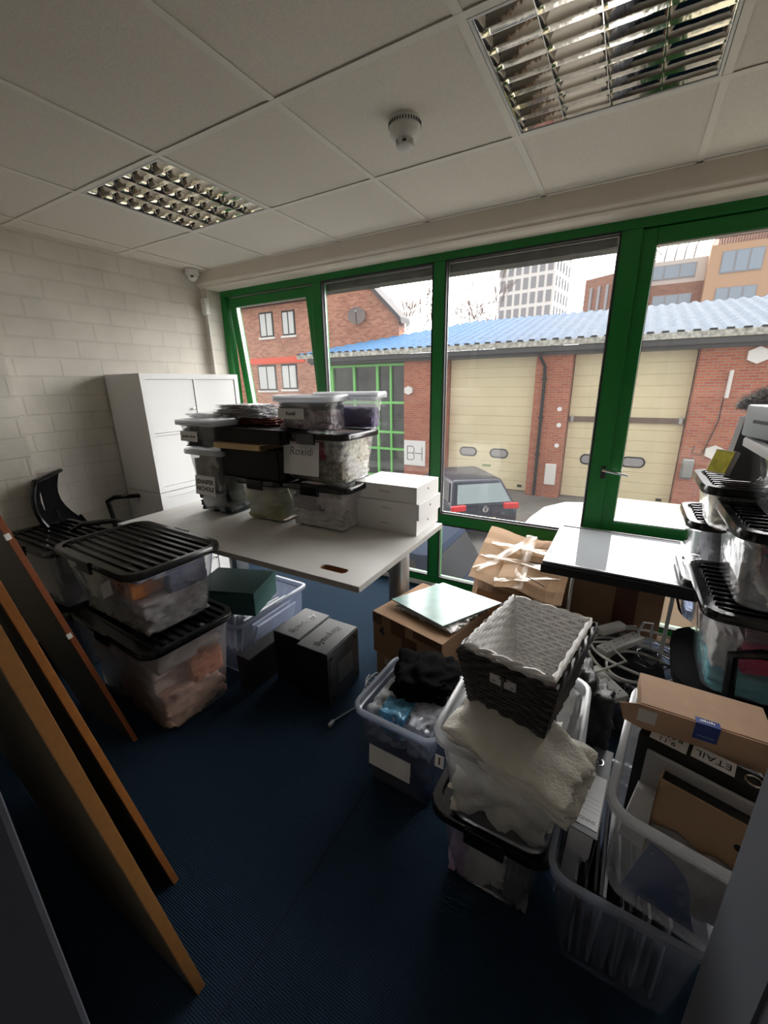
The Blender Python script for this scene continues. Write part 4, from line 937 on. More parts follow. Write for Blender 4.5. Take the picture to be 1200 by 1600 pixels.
# ================================================================== UNDER THE DESK
u1 = storage_bin('smoky clear crate packed with white papers under the desk', -.655, .205, 0, 0, .43, .54, .315, mt_tubg, None, None, None, .02, r=.03)
rnd = random.Random(2)
for k in range(13):
    t = tag(MB().box(-.006, .006, -.13 - rnd.uniform(0, .03), .13 + rnd.uniform(0, .03), 0, .235 + rnd.uniform(-.02, .02)).build('paper_folder', [mt_paper, C_((.55, .56, .60)), C_((.30, .31, .38))][k % 3]), 'paper folder standing on edge in the smoky crate under the desk', 'folder', 'folders in the smoky crate')
    t.location = (-.53 - .021 * k, .24, .012); t.rotation_euler = (rnd.uniform(-.05, .05), .32 - .03 * k, rnd.uniform(-.04, .04)); t.location.x -= .02
t = thing('green_box', 'dark green cardboard box resting on the smoky crate under the desk', 'box', (-.615, .10, .335), .35)
mt_dgreen = M('dark_green_board', (.012, .075, .065), .6)
mb = MB(); mb.box(-.17, .17, -.13, .13, 0, .125, .003); mb.build('body', mt_dgreen, t)
mb = MB(); mb.box(-.173, .173, -.133, .133, .100, .131, .002); mb.build('lid', M('green_lid', (.012, .09, .075), .45), t)
mt_nas = M('black_case', (.012, .012, .014), .4, bstr=.1, bscale=400, bdist=.0005)
mt_nasside = M('grey_case_base', (.05, .053, .058), .5)
def nas(label, x0, x1, y0, y1, hh, zz=0):
    t = thing('network_drive', label, 'network drive', ((x0 + x1) / 2, (y0 + y1) / 2, zz), 0, None)
    w, d = (x1 - x0) / 2, (y1 - y0) / 2
    MB().box(-w, w - .004, -d, d, 0, hh, .004).build('case', mt_nas, t)
    s_ = MB().box(w - .004, w, -d + .004, d - .004, .004, hh - .004, .001).build('base_plate', mt_nasside, t)
    for yy in (-d + .03, d - .03):
        for z in (.035, hh - .035): MB().cyl((w, yy, z), .011, .006, 14, 'X').build('rubber_foot', mt_gasket, t, True)
    MB().box(w, w + .0008, -.05, .07, hh * .28, hh * .68).build('rating_label', M('silver_label', (.14, .145, .15), .4), t)
    MB().box(w, w + .002, -d + .012, -d + .02, hh * .35, hh * .9).build('vent_strip', mt_gasket, t)
    text('lettering', 'Synology', .052, M('embossed_black', (.002, .002, .002), .25), t, (-.0, .0, hh + .0004), (0, 0, PI / 2), .0006, bold=.0010)
    return t
nas('nearer of the two black network drives, rubber feet showing on its right face', -.125, .055, .005, .265, .288)
nas('farther of the two black network drives, beside the smoky crate', -.305, -.135, .04, .29, .285)
t = thing('black_case_box', 'matt black flat box on the floor in front of the smoky crate', 'box', (-.385, -.0, 0))
MB().box(-.04, .045, -.10, .24, 0, .19, .004).build('body', mt_blackmat, t)
# network cable with its plug
mt_cable = M('grey_cable', (.30, .31, .32), .5)
mb = MB(); pts = []
for k in range(50):
    a = k / 49 * 2 * PI * 2.6; pts.append(Vector((.15 + .030 * math.sin(a) + .0006 * k, .26 + .07 * math.cos(a) - .0012 * k, .008 + .004 * (k % 5) + .03 * abs(math.sin(a * .5)))))
pts += [Vector((.165, .06, .008)), Vector((.13, -.03, .006)), Vector((.125, -.06, .012))]
mb.tube(pts, .0035, 6)
t = tag(MB().box(-.001, .001, -.001, .001, 0, .001).build('network_cable', mt_cable), 'coiled grey cable ending in a small plug on the carpet by the network drives', 'cable')
bpy.data.objects.remove(t); t = thing('network_cable', 'coiled grey cable ending in a small plug on the carpet by the network drives', 'cable', (0, 0, 0))
mb.build('lead', mt_cable, t, True)
MB().cbox((.125, -.078, .012), (.016, .034, .016), (0, 0, .05), .003).build('plug', M('clear_plug', (.45, .46, .48), .2), t)

# ================================================================== CARTONS BY THE WINDOW
def carton(name, label, cx, cy, z, rot, W, D, Hh, mat_=None, tape=True, group=None):
    t = thing(name, label, 'cardboard box', (cx, cy, z), rot, group)
    MB().box(-W / 2, W / 2, -D / 2, D / 2, 0, Hh, .003).build('body', mat_ or mt_card, t)
    return t
t = carton('cardboard_box', 'low cardboard box with a shipping label along its top edge, under the box marked 4', .365, .470, 0, -.10, .42, .38, .145)
mb = MB(); mb.prism([(-.2, 0), (.2, 0), (.2, -.075), (-.02, -.06)], 0, .003, 'XY', Matrix.Translation((0, -.19, .145)) @ Matrix.Rotation(.30, 4, 'X')); mb.build('flap', mt_cardin, t)
label_card(t, .2, .04, (-.06, -.191, .118), (PI / 2, 0, 0), ['||| |||| || |||||'], .016, name='shipping_label', mt=M('dull_label', (.5, .45, .42), .6))
t = carton('cardboard_box', 'cardboard box printed with a large 4, holding up the pale green glass board', .370, .450, .150, -.24, .42, .40, .228)
text('lettering', '4', .075, mt_ink2, t, (-.150, -.2008, .135), FR, .0003, bold=.001)
for a, b_, c, d in ((-.21, -.15, .17, .228), (-.09, .0, .15, .228), (-.02, .07, .02, .17), (.05, .21, .19, .228)):
    MB().box(a, b_, -.2012, -.2003, c, d).build('brown_tape', M('brown_tape', (.13, .065, .03), .3) if 'brown_tape' not in bpy.data.materials else bpy.data.materials['brown_tape'], t)
garment('folded_papers', 'silvery crumpled papers squeezed under the pale green board', 'papers', (.418, .486, .380), (.35, .33, .018), M('silver_papers', (.5, .47, .45), .4, var=.4, vscale=20), 51, -.28, .3, n=14, boxy=.8, freq=5)
t = thing('glass_board', 'pale green glass board lying on the box marked 4', 'glass board', (.418, .486, .404), -.30)
mt_gb = M('green_glass', (.30, .44, .41), .22, var=.12, vscale=14)
poly = [(-.235, .0), (-.03, .245), (.26, .05), (.06, -.22)]
q3 = [Vector((.174, .400, 0)), Vector((.335, .690, 0)), Vector((.672, .622, 0)), Vector((.493, .295, 0))]
Ri = Matrix.Rotation(.30, 3, 'Z'); poly = [tuple((Ri @ (p - Vector((.418, .486, 0)))).xy) for p in q3]
MB().prism(poly, 0, .006).build('sheet', mt_gb, t)
# torn, tape-wrapped carton
t = thing('crumpled_box', 'crushed brown cardboard box wrapped in shiny clear tape by the window', 'cardboard box', (.69, .99, 0))
def crushed(pts, seed, k=.02):
    return [p + Vector((noise.noise(p * 5 + Vector((seed, 0, 0))), noise.noise(p * 5 + Vector((0, seed, 0))), noise.noise(p * 5 + Vector((0, 0, seed))))) * k for p in pts]
bm = bmesh.new(); bmesh.ops.create_cube(bm, size=1); bmesh.ops.subdivide_edges(bm, edges=bm.edges[:], cuts=9, use_grid_fill=True)
for v in bm.verts:
    x, y, z = v.co; zt = .40 + .13 * (y + .5)
    f = z + .5; p = Vector((x * .45, y * .50, f * zt))
    if f > .6: p.x += .02 * math.sin(y * 9)
    p += Vector((noise.noise(p * 6), noise.noise(p * 6 + Vector((5, 0, 0))), noise.noise(p * 7 + Vector((0, 9, 0))) * (1 if f > .9 else .3))) * .03 * f
    v.co = p
me = bpy.data.meshes.new('body'); bm.to_mesh(me); bm.free(); me.materials.append(mt_card); o = bpy.data.objects.new('body', me); COL.objects.link(o); o.parent = t
def sheet(mb, fn, nu, nv, th=.002):
    g = [[Vector(fn(i / nu, j / nv)) for i in range(nu + 1)] for j in range(nv + 1)]
    top = [[mb.bm.verts.new(p + Vector((0, 0, th))) for p in r] for r in g]; bot = [[mb.bm.verts.new(p) for p in r] for r in g]
    for j in range(nv):
        for i in range(nu):
            mb.bm.faces.new((top[j][i], top[j][i + 1], top[j + 1][i + 1], top[j + 1][i])); mb.bm.faces.new((bot[j][i], bot[j + 1][i], bot[j + 1][i + 1], bot[j][i + 1]))
    def edge(a, b):
        for q in range(len(a) - 1): mb.bm.faces.new((a[q], a[q + 1], b[q + 1], b[q]))
    edge(top[0], bot[0]); edge(bot[-1], top[-1]); edge([r[0] for r in bot], [r[0] for r in top]); edge([r[-1] for r in top], [r[-1] for r in bot])
def topz(x, y): return .40 + .26 * (y + .25) + .012 * noise.noise(Vector((x * 9, y * 9, 3)))
mb = MB(); sheet(mb, lambda u, v: (-.235 + .30 * u - .02 * v, -.24 + .50 * v, topz(0, -.25 + .5 * v) + .018 + .030 * math.cos(u * 3) * (1 if u < .5 else .7)), 8, 8); mb.build('left_flap', mt_cardin, t)
mb = MB(); sheet(mb, lambda u, v: (-.09 + .33 * u, -.262 + .22 * v + .02 * u, topz(0, -.25 + .25 * v) + .030 + .018 * math.sin(u * 6) - .02 * u), 8, 6); mb.build('front_flap', mt_cardin, t)
mb = MB(); sheet(mb, lambda u, v: (-.02 + .25 * u, .02 + .23 * v, topz(0, .0 + .23 * v) + .022 + .01 * math.sin(v * 5)), 6, 6); mb.build('rear_flap', mt_cardin, t)
for k, (a0, b0, a1, b1_, w_) in enumerate(((-.22, -.18, .02, .2, .06), (-.20, .10, .22, .06, .05), (-.10, -.22, .21, -.12, .05), (.02, -.25, .0, .22, .06), (-.23, -.02, .22, -.06, .06))):
    mb = MB(); dd = Vector((a1 - a0, b1_ - b0)); nn = Vector((-dd.y, dd.x)).normalized() * w_
    sheet(mb, lambda u, v: (a0 + dd.x * u + nn.x * (v - .5), b0 + dd.y * u + nn.y * (v - .5), topz(0, b0 + dd.y * u) + .046 + .010 * noise.noise(Vector((u * 5 + k, v * 2, 0)))), 30, 6, .0008)
    mb.build('tape_strip', mt_tape, t, True)
mb = MB(); mb.tube([(.06, -.17, topz(0, -.17) + .056), (.10, -.19, topz(0, -.19) + .056), (.15, -.21, topz(0, -.21) + .054)], .0025, 5); mb.build('pen_stroke', mt_ink2, t)
# large flat carton under the screen
t = carton('cardboard_box', 'large dark-looking cardboard box standing behind the basket under the flat screen', 1.135, 1.12, 0, .0, .46, .24, .575)
MB().box(.02, .12, -.122, -.1205, .24, .575).build('brown_tape', M('wet_tape', (.11, .04, .02), .3), t)
t = thing('flat_screen', 'flat screen monitor lying face up by the window, its glass mirroring the white sky', 'monitor', (1.128, .985, .600), -.01)
mt_screen = M('screen_glass', (.30, .31, .33), .04, spec=.9)
hw, hd = .296, .298
MB().box(-hw, hw, -hd, hd, 0, .034, .004).build('back_case', mt_black, t)
mb = MB(); b0 = .016
for a in ((-hw, hw, -hd, -hd + b0), (-hw, hw, hd - b0, hd), (-hw, -hw + b0, -hd + b0, hd - b0), (hw - b0, hw, -hd + b0, hd - b0)): mb.box(a[0], a[1], a[2], a[3], .034, .043, .002)
mb.build('bezel', M('silver_bezel', (.25, .25, .26), .3, .6), t)
MB().box(-hw + b0, hw - b0, -hd + b0, hd - b0, .034, .039).build('screen', mt_screen, t)
MB().box(-hw - .004, hw + .004, -hd - .012, -hd, -.012, .030, .002).build('front_lip', mt_blackmat, t)
MB().cyl((hw - .06, -hd + .05, .0388), .018, .0012, 18).build('sticker', M('grey_spot', (.25, .26, .27), .3), t, True)
t = thing('metal_stand', 'thin white metal stand with slanted legs under the flat screen', 'stand', (1.0, .85, 0))
mt_wm = M('white_metal', (.6, .62, .62), .35)
for sx_ in (-.05, .36):
    mb = MB(); mb.tube([(sx_, -.08, .0), (sx_ + .01, -.02, .575), (sx_, .1, .58)], .008, 8); mb.build('leg', mt_wm, t, True)
    mb = MB(); mb.tube([(sx_ - .03, .0, .0), (sx_ - .09, .0, .30), (sx_ - .075, .01, .35), (sx_ - .04, .02, .35), (sx_ - .01, .04, .0)], .006, 8); mb.build('brace', mt_wm, t, True)
mb = MB(); mb.tube([(-.05, .1, .58), (.36, .1, .58)], .008, 8); mb.build('cross_bar', mt_wm, t, True)

# ================================================================== FRONT BINS AND BASKETS
g1 = storage_bin('clear box full of plastic bags, a blank paper taped on its side', .530, -.075, 0, -.03, .34, .36, .345, mt_tubg, None, None, None, .028)
label_card(g1, .17, .085, (-.02, -.157, .145), (PI / 2 - .08, 0, 0), [''], .01, name='blank_paper')
fill(g1, .25, .27, .01, .33, [('navy_clothes', 'navy clothes in the lower part of the bag box', 'garment', (.02, .03, .09), 0, 1, 0, 1, 0, .6), ('grey_packet', 'clear and grey plastic packets at the left of the bag box', 'packet', M('clear_packet', (.40, .42, .45), .15, var=.6, vscale=26), 0, .5, 0, .9, .6, 1), ('blue_packet', 'blue plastic packet showing beside the black cloth', 'packet', M('blue_film', (.10, .30, .48), .2, var=.6, vscale=22), .2, .6, .0, .35, .72, 1.03), ('white_packet', 'white and blue film packet in the front corner of the bag box', 'packet', M('white_film', (.42, .44, .50), .15, var=.7, vscale=30), .5, 1, 0, .9, .6, 1)], 27)
garment('black_cloth', 'black cloth heaped on top of the box of plastic bags', 'cloth', (.545, .015, .315), (.27, .27, .10), M('black_fleece', (.004, .004, .004), 1.0, spec=.05), 61, .3, .30, n=14, boxy=.25)
# black lidded box, blanket box above
h1 = storage_bin('clear box with a black lid on the carpet, under the box with the white blanket', .905, -.235, 0, -.02, .33, .36, .295, mt_tub, 'black', None, 'y', .035)
fill(h1, .235, .26, .01, .27, [('lilac_garment', 'lilac cloth at the left of the black-lidded floor box', 'garment', (.42, .32, .48), 0, .25, 0, 1, 0, .9), ('white_tissue', 'white tissue in the middle of the black-lidded floor box', 'tissue', (.62, .62, .62), .22, .72, 0, 1, 0, .8), ('grey_cloth', 'grey cloth at the right of the black-lidded floor box', 'garment', (.20, .20, .22), .7, 1, 0, 1, 0, .9)], 29)
h2 = storage_bin('open clear box holding a folded white blanket, above the black lid', .925, -.255, .306, .0, .345, .42, .295, mt_tub, None, None, None, .035)
label_card(h2, .024, .036, (-.145, -.197, .215), (PI / 2 - .1, 0, 0), ['1'], .03, bold=.0006)
mt_fleece = M('white_fleece', (.72, .70, .64), 1.0, var=.12, vscale=9, bstr=.7, bscale=150, bdist=.004, spec=.1)
garment('white_fleece', 'white fleece packed down inside the open clear box', 'blanket', (.925, -.27, .318), (.265, .30, .20), mt_fleece, 71, 0, .25, n=14, boxy=.7)
garment('lilac_cloth', 'pale lilac patterned cloth under the wicker baskets', 'cloth', (.90, -.16, .545), (.24, .16, .05), M('lilac_print', (.30, .28, .36), .9, var=.5, vscale=30), 73, 0, .25)
bm = bmesh.new()
t = garment('folded_blanket', 'thick folded white blanket laid over the rim of the clear box, corner hanging out', 'blanket', (.955, -.375, .570), (.33, .20, .070), mt_fleece, 75, -.28, .20, n=16, boxy=.75, freq=2.2); t.rotation_euler = (.22, .10, -.22)
bm.free()
# wicker baskets: dark one outside, white one inside
def wicker(name, label, cx, cy, z, rot, W, D, Hh, mt_, flare=.03, rim=.009, dy=0, loops=False, rows=13, shift=(0, 0)):
    t = thing(name, label, 'wicker basket', (cx, cy, z), rot)
    def rim_pts(f, off=0, n=9):
        w, d = W / 2 - flare * (1 - f), D / 2 - flare * (1 - f); pts = []
        sx, sy = shift[0] * f, shift[1] * f
        c = [(-w, -d), (w, -d), (w, d), (-w, d)]
        for k in range(4):
            a, b_ = c[k], c[(k + 1) % 4]; m_ = n if k % 2 == 0 else n
            for i in range(m_):
                q = i / m_; pts.append((a[0] + (b_[0] - a[0]) * q + sx, a[1] + (b_[1] - a[1]) * q + sy, k, i))
        return pts
    n = 10
    # upright stakes
    mb = MB(); p0 = rim_pts(0, n=n); p1 = rim_pts(1, n=n)
    for a, b_ in zip(p0, p1): mb.tube([(a[0], a[1], 0), ((a[0] + b_[0]) / 2, (a[1] + b_[1]) / 2, Hh / 2), (b_[0], b_[1], Hh)], .0026, 5)
    mb.build('stakes', mt_, t, True)
    # woven rows
    mb = MB()
    for r_ in range(rows):
        f = (r_ + .5) / rows; pts = []
        base = rim_pts(f, n=n)
        for k, (x, y, side, i) in enumerate(base):
            nx, ny = [(0, -1), (1, 0), (0, 1), (-1, 0)][side]; s_ = (1 if (k + r_) % 2 else -1) * .0032
            if i == 0: s_ = .002
            x2, y2 = base[(k + 1) % len(base)][:2]
            pts.append(Vector((x + nx * s_, y + ny * s_, f * Hh)))
            pts.append(Vector(((x + x2) / 2, (y + y2) / 2, f * Hh)))
        mb.tube(pts, Hh / rows * .52, 5, True)
    mb.build('weave', mt_, t, True)
    # braided rim
    mb = MB()
    for ph in (0, PI):
        pts = []; rp = rim_pts(1, n=20); L_ = len(rp)
        for k, (x, y, side, i) in enumerate(rp):
            nx, ny = [(0, -1), (1, 0), (0, 1), (-1, 0)][side]; a = ph + k * .9
            pts.append(Vector((x + nx * rim * .6 * math.cos(a), y + ny * rim * .6 * math.cos(a), Hh + rim * .6 * math.sin(a))))
        mb.tube(pts, rim * .62, 5, True)
    mb.build('rim', mt_, t, True)
    mb = MB(); w, d = W / 2 - flare, D / 2 - flare
    for k in range(16):
        y = -d + 2 * d * (k + .5) / 16; pts = [Vector((-w + 2 * w * i / 12, y, .006 + (.003 if (i + k) % 2 else -.003))) for i in range(13)]; mb.tube(pts, d / 16 * .85, 5)
    for k in range(7): x = -w + 2 * w * (k + .5) / 7; mb.tube([(x, -d, .006), (x, d, .006)], .0025, 5)
    mb.build('base', mt_, t, True)
    return t
mt_dw = M('dark_willow', (.009, .0075, .007), .34, var=.3, vscale=40, spec=.5); mt_ww = M('whitewashed_willow', (.86, .85, .84), .6, var=.12, vscale=60)
db = wicker('wicker_basket', 'dark brown wicker basket standing on the blanket box, holding the white one', .935, -.212, .618, -.17, .245, .335, .180, mt_dw, .030, .008, rows=15)
MB().box(-.035, .033, -.1685, -.160, .128, .155, .003).build('handle_hole', M('white_lining', (.5, .5, .5), .6), db)
MB().box(-.003, .003, -.172, -.160, .120, .160).build('handle_post', mt_dw, db)
wicker('wicker_basket', 'white-washed wicker basket nested inside the dark brown one', .935, -.210, .652, -.17, .220, .308, .162, mt_ww, .034, .007, rows=15)
garment('black_bag', 'black cloth bag slumped behind the dark basket', 'bag', (1.085, .04, .30), (.16, .22, .26), M('black_nylon', (.008, .008, .009), .5), 77, .2, .3)
# right hand bins
k1 = storage_bin('open clear box of upright black folders on the carpet at the lower right', 1.235, -.235, 0, -.03, .345, .44, .325, mt_tubg, None, None, None, .03)
rnd = random.Random(8)
for k in range(15):
    t = tag(MB().box(-.0035, .0035, -.13, .13, 0, .262 + rnd.uniform(-.01, .008), .001).build('hanging_folder', [mt_blackmat, M('edge_paper', (.42, .42, .44), .5) if 'edge_paper' not in bpy.data.materials else bpy.data.materials['edge_paper'], C_((.12, .12, .13))][k % 3]), 'thin dark folder standing on edge in the clear box at the lower right', 'folder', 'folders in the lower right box')
    t.location = (1.125 + .0145 * k, -.265, .012); t.rotation_euler = (0, rnd.uniform(-.06, .06), rnd.uniform(-.05, .05))
k2 = storage_bin('open clear box of binders and cartons, stacked askew on the lower right box', 1.325, -.262, .322, -.13, .34, .43, .300, mt_tub, None, None, None, .03, tilt=(.05, .06))
# lever arch binder in the lower box, spine up, with its sheet of labels
def binder(label, loc, rot, L_, W_, T_, col, ring=True):
    t = thing('lever_arch_file', label, 'ring binder', loc, rot=rot)
    mb = MB(); mb.box(-T_ / 2, T_ / 2, -L_ / 2, L_ / 2, -.003, 0, .001); mb.box(-T_ / 2, -T_ / 2 + .003, -L_ / 2, L_ / 2, -W_, 0); mb.box(T_ / 2 - .003, T_ / 2, -L_ / 2, L_ / 2, -W_, 0); mb.build('cover', col, t)
    MB().box(-T_ / 2 + .006, T_ / 2 - .008, -L_ / 2 + .01, L_ / 2 - .01, -W_ + .01, -.01).build('pages', mt_paper, t)
    if ring:
        mb = MB(); n = 20; mb.tube([(.015 * math.cos(2 * PI * i / n), L_ * .30 + .015 * math.sin(2 * PI * i / n), .0012) for i in range(n)], .0022, 6, True); mb.build('finger_ring', mt_chrome, t, True)
    return t
mt_gb2 = M('grey_binder', (.16, .165, .18), .5)
f1 = binder('grey lever arch file with a white sheet on its spine, in the lower right box', (1.135, -.188, .368), (-.02, .03, -.09), .31, .25, .070, mt_gb2)
mb = MB().cyl((0, .09, .0), .011, .0012, 18).build('logo_disc', mt_ink2, f1)
text('lettering', 'S', .014, mt_paper, f1, (0, .09, .0014), (0, 0, 0), .0002)
label_card(f1, .064, .17, (0, -.045, .0008), (0, 0, 0), ['SHINDO'], .0, name='spine_sheet') if False else None
sp = MB().box(-.032, .032, -.135, .04, .0005, .0013).build('spine_sheet', mt_paper, f1)
text('lettering', 'SHINDO', .013, mt_ink2, sp, (0, -.115, .0015), (0, 0, PI), .0001)
for k in range(4): text('small_print', '~~~~~~~~~~', .010, M('faint_ink', (.3, .3, .34), .6) if 'faint_ink' not in bpy.data.materials else bpy.data.materials['faint_ink'], sp, (0, -.045 - .014 * k, .0015), (0, 0, PI), .0001)
# contents of the upper right bin: black binders with marker lettering, grey box, brown magazine file
f3 = binder('black lever arch file lettered ETAIL, in the upper right box', (1.345, -.287, .662), (0, -.0, -PI / 2 - .27), .28, .25, .046, mt_blackmat, False)
label_card(f3, .042, .070, (-.0, -.085, .001), (0, 0, 0), [''], .024)
text('lettering', '9.11', .020, mt_ink2, f3, (.008, -.088, .002), (0, 0, PI / 2 + PI), .0002); text('lettering', 'RAMS', .020, mt_ink2, f3, (-.012, -.085, .002), (0, 0, PI / 2 + PI), .0002)
label_card(f3, .042, .075, (-.004, -.005, .001), (0, 0, 0), [''], .05)
text('lettering', 'ETAIL', .026, mt_ink2, f3, (-.004, -.005, .002), (0, 0, -PI / 2), .0002)
mb = MB(); n = 20; mb.tube([(.014 * math.cos(2 * PI * i / n), .062 + .014 * math.sin(2 * PI * i / n), .0012) for i in range(n)], .0022, 6, True); mb.build('finger_ring', mt_chrome, f3, True)
t = thing('grey_box', 'pale grey box leaning between the black file and the brown magazine file', 'box', (1.333, -.322, .40), rot=(.0, .0, -.27))
mb = MB(); mb.box(-.115, .13, -.004, .006, 0, .240, .002); mb.build('body', M('pale_grey_board', (.42, .42, .44), .6), t)
t = thing('magazine_file', 'brown cardboard magazine file with a round hole, in the upper right box', 'magazine file', (1.348, -.352, .405), rot=(-.04, .0, -.27))
mb = MB(); mb.box(-.10, .13, -.026, -.023, 0, .215); mb.box(-.10, .13, .019, .022, 0, .235); mb.box(.127, .13, -.026, .022, 0, .22); mb.box(-.10, -.097, -.026, .022, 0, .215); mb.box(-.10, .13, -.026, .022, 0, .003); mb.build('body', mt_cardin, t)
MB().box(-.096, .126, -.022, .018, .19, .208).build('inner_filling', mt_blackmat, t)
MB().cyl((.045, -.0265, .155), .008, .002, 18, 'Y').build('finger_hole', mt_blackmat, t)
mb = MB(); n = 6
t = thing('white_booklet', 'white and pale blue booklets lying at the left of the upper right box', 'booklet', (1.225, -.325, .40), rot=(-.1, .12, -.2))
MB().box(-.03, .03, -.012, .012, 0, .15, .001).build('cover', mt_paper, t)
t = thing('blue_card', 'dark blue rounded card pressed against the front of the upper right box', 'card', (1.268, -.415, .345), rot=(-.10, .10, -.13))
mb = MB(); n = 14; poly = [(-.060, 0), (-.038, .145)] + [(-.038 + .095 * math.sin(a), .05 + .095 * math.cos(a)) for a in [i * PI / 2 / n * .98 for i in range(1, n + 1)]] + [(.08, 0)]
mb.prism(poly, 0, .003, 'XZ'); mb.build('sheet', M('blue_card', (.035, .065, .21), .5), t)
garment('grey_sheaf', 'grey pages sagging along the front of the upper right box', 'papers', (1.35, -.385, .345), (.22, .045, .17), M('grey_pages', (.23, .23, .25), .6, var=.2, vscale=20), 81, -.05, .2, boxy=.8)
# brown mailing carton lying over the binders
t = thing('mailing_carton', 'flat brown mailing carton with a blue sticker, lying over the binders at the right', 'carton', (1.320, -.188, .680), rot=(.0, .02, .0))
mt_mail = M('mailer_board', (.46, .30, .20), .85, var=.05, vscale=30, bstr=.1, bscale=200, bdist=.0006)
mb = MB(); mb.box(-.122, .122, -.062, .060, 0, .045, .0015); mb.build('body', mt_mail, t)
fl = MB().prism([(-.165, -.012), (-.125, 0), (.125, 0), (.125, -.075), (-.10, -.068), (-.15, -.055)], -.0675, -.0655, 'XZ', Matrix.Translation((0, 0, .0445))).build('front_flap', mt_mail, t)
st = MB().box(-.018, .026, -.0695, -.0675, .004, .0455).build('blue_sticker', M('sticker_blue', (.02, .05, .24), .4), t)
MB().box(-.018, .026, -.0695, -.050, .0452, .0462).build('blue_sticker_top', bpy.data.materials['sticker_blue'], st)
mb = MB()
for k in range(7): mb.box(-.010 + .004 * k, -.0075 + .004 * k, -.061, -.056 + .0012 * (k % 3), .0462, .0466)
mb.build('white_word', mt_paper, st)
MB().box(-.012, .02, -.0700, -.0694, .014, .0155).build('pale_line', M('pale_blue', (.3, .4, .6), .5), st)
wl_ = MB().box(-.125, -.088, -.0690, -.0675, .0, .034).build('white_sticker', M('sticker_white', (.6, .58, .55), .5), t)
# cable heap with extension sockets
mt_wc = M('white_cable', (.60, .59, .56), .4)
cb = thing('extension_lead', 'tangle of thick white extension cable coiled behind the wicker baskets', 'cable', (1.28, .66, 0))
rnd = random.Random(12); mb = MB(); pts = []
for k in range(150):
    a = k / 149 * 2 * PI * 3.3; rr = .145 + .03 * math.sin(a * .37 + 1) ; pts.append(Vector((.02 * math.sin(a * .23) + rr * 1.25 * math.cos(a), .05 * math.cos(a * .31) + rr * math.sin(a), .265 + .03 * math.sin(a * .61) + .02 * math.sin(a * 1.7))))
mb.tube(pts, .0062, 7); mb.build('cable_coil', mt_wc, cb, True)
mb = MB(); mb.tube([(-.02, .20, .32), (-.12, .17, .31), (-.20, .10, .30), (-.24, -.02, .28), (-.20, -.12, .26), (-.12, -.20, .24), (-.02, -.28, .22), (.05, -.36, .20)], .0055, 7); mb.build('cable_run', mt_wc, cb, True)
mb = MB(); mb.tube([(-.26, -.04, .30), (-.14, -.02, .33), (-.06, -.10, .31), (-.16, -.20, .29), (-.26, -.22, .27)], .0055, 7); mb.build('cable_loop', mt_wc, cb, True)
mb = MB(); mb.tube([(-.22, -.5, .14), (-.14, -.54, .12), (-.05, -.55, .11), (.0, -.53, .1)], .0055, 7); mb.build('cable_end', mt_wc, cb, True)
def socket_strip(label, loc, rot, n, L_):
    t = thing('socket_strip', label, 'extension socket', loc, rot=rot); MB().box(-L_ / 2, L_ / 2, -.03, .03, 0, .03, .006).build('body', mt_wc, t, True)
    for k in range(n):
        x = -L_ / 2 + L_ * (k + .5) / n
        mb = MB(); mb.box(x - .002, x + .002, .006, .014, .0295, .0306); mb.box(x - .013, x - .006, -.012, -.008, .0295, .0306); mb.box(x + .006, x + .013, -.012, -.008, .0295, .0306); mb.build('socket_holes', mt_gasket, t)
    return t
socket_strip('white socket strip with pin holes lying beside the dark basket', (1.155, .44, .245), (.0, .12, -.75), 3, .17)
socket_strip('long white socket strip sloping behind the cable coil', (1.20, .74, .262), (.0, -.06, .9), 4, .24)
t = thing('power_adapter', 'pale rounded power adapter above the long socket strip', 'power adapter', (1.155, .80, .296), rot=(.0, -.06, .8)); MB().box(-.07, .07, -.025, .025, 0, .035, .012).build('body', mt_wc, t, True)
# dark crate that carries the cable heap
t = storage_bin('smoky box with blue cloth and dark cables, carrying the white cable coil', 1.25, .68, 0, .02, .36, .50, .225, mt_tubg, None, None, None, .03)
fill(t, .27, .40, .01, .205, [('dark_cables', 'dark jumble of leads filling the smoky box under the cable coil', 'cable', (.02, .02, .025), 0, 1, 0, 1, 0, .95)], 31)
mb = MB(); rnd = random.Random(4)
for q in range(9):
    cx, cy = rnd.uniform(-.11, .11), rnd.uniform(-.2, .18); r0 = rnd.uniform(.03, .07)
    mb.tube([(1.25 + cx + r0 * math.cos(a) * 1.2, .66 + cy + r0 * math.sin(a), .232 + .01 * math.sin(3 * a + q)) for a in [i * 2 * PI / 18 for i in range(18)]], .0035, 5, True)
tag(mb.build('thin_leads', M('dark_lead', (.03, .03, .035), .35), None, True), 'tangled thin dark leads under the white cable coil', 'cable', kind='stuff')

# ================================================================== CHAIRS AND STACKS AT THE RIGHT
office_chair('black office chair at the right edge carrying a column of clear boxes', 1.60, .46, PI / 2 - .05, .475, (-1,), False)
office_chair('black office chair behind, by the window, carrying smaller clear boxes', 1.66, 1.02, PI / 2, .475, (), False)
r1 = storage_bin('clear black-lidded box of pink and aqua towels on the chair at the right', 1.615, .42, .478, .0, .49, .44, .300, mt_tub, 'black', 'x', 'y', .03)
fill(r1, .39, .34, .01, .28, [('aqua_towel', 'pale aqua folded towel at the bottom of the towel box', 'towel', (.16, .45, .50), 0, 1, 0, 1, 0, .30), ('pink_towel', 'bright pink folded towel above the aqua one', 'towel', (.62, .03, .12), .17, 1, 0, 1, .30, .68), ('grey_pink_towel', 'greyish pink towel at the top of the towel box', 'towel', (.33, .20, .21), .17, 1, 0, 1, .68, .95), ('white_tissue_bundle', 'white tissue bundle at the left of the towel box', 'tissue', (.62, .60, .58), 0, .16, 0, .8, .30, .75)], 35)
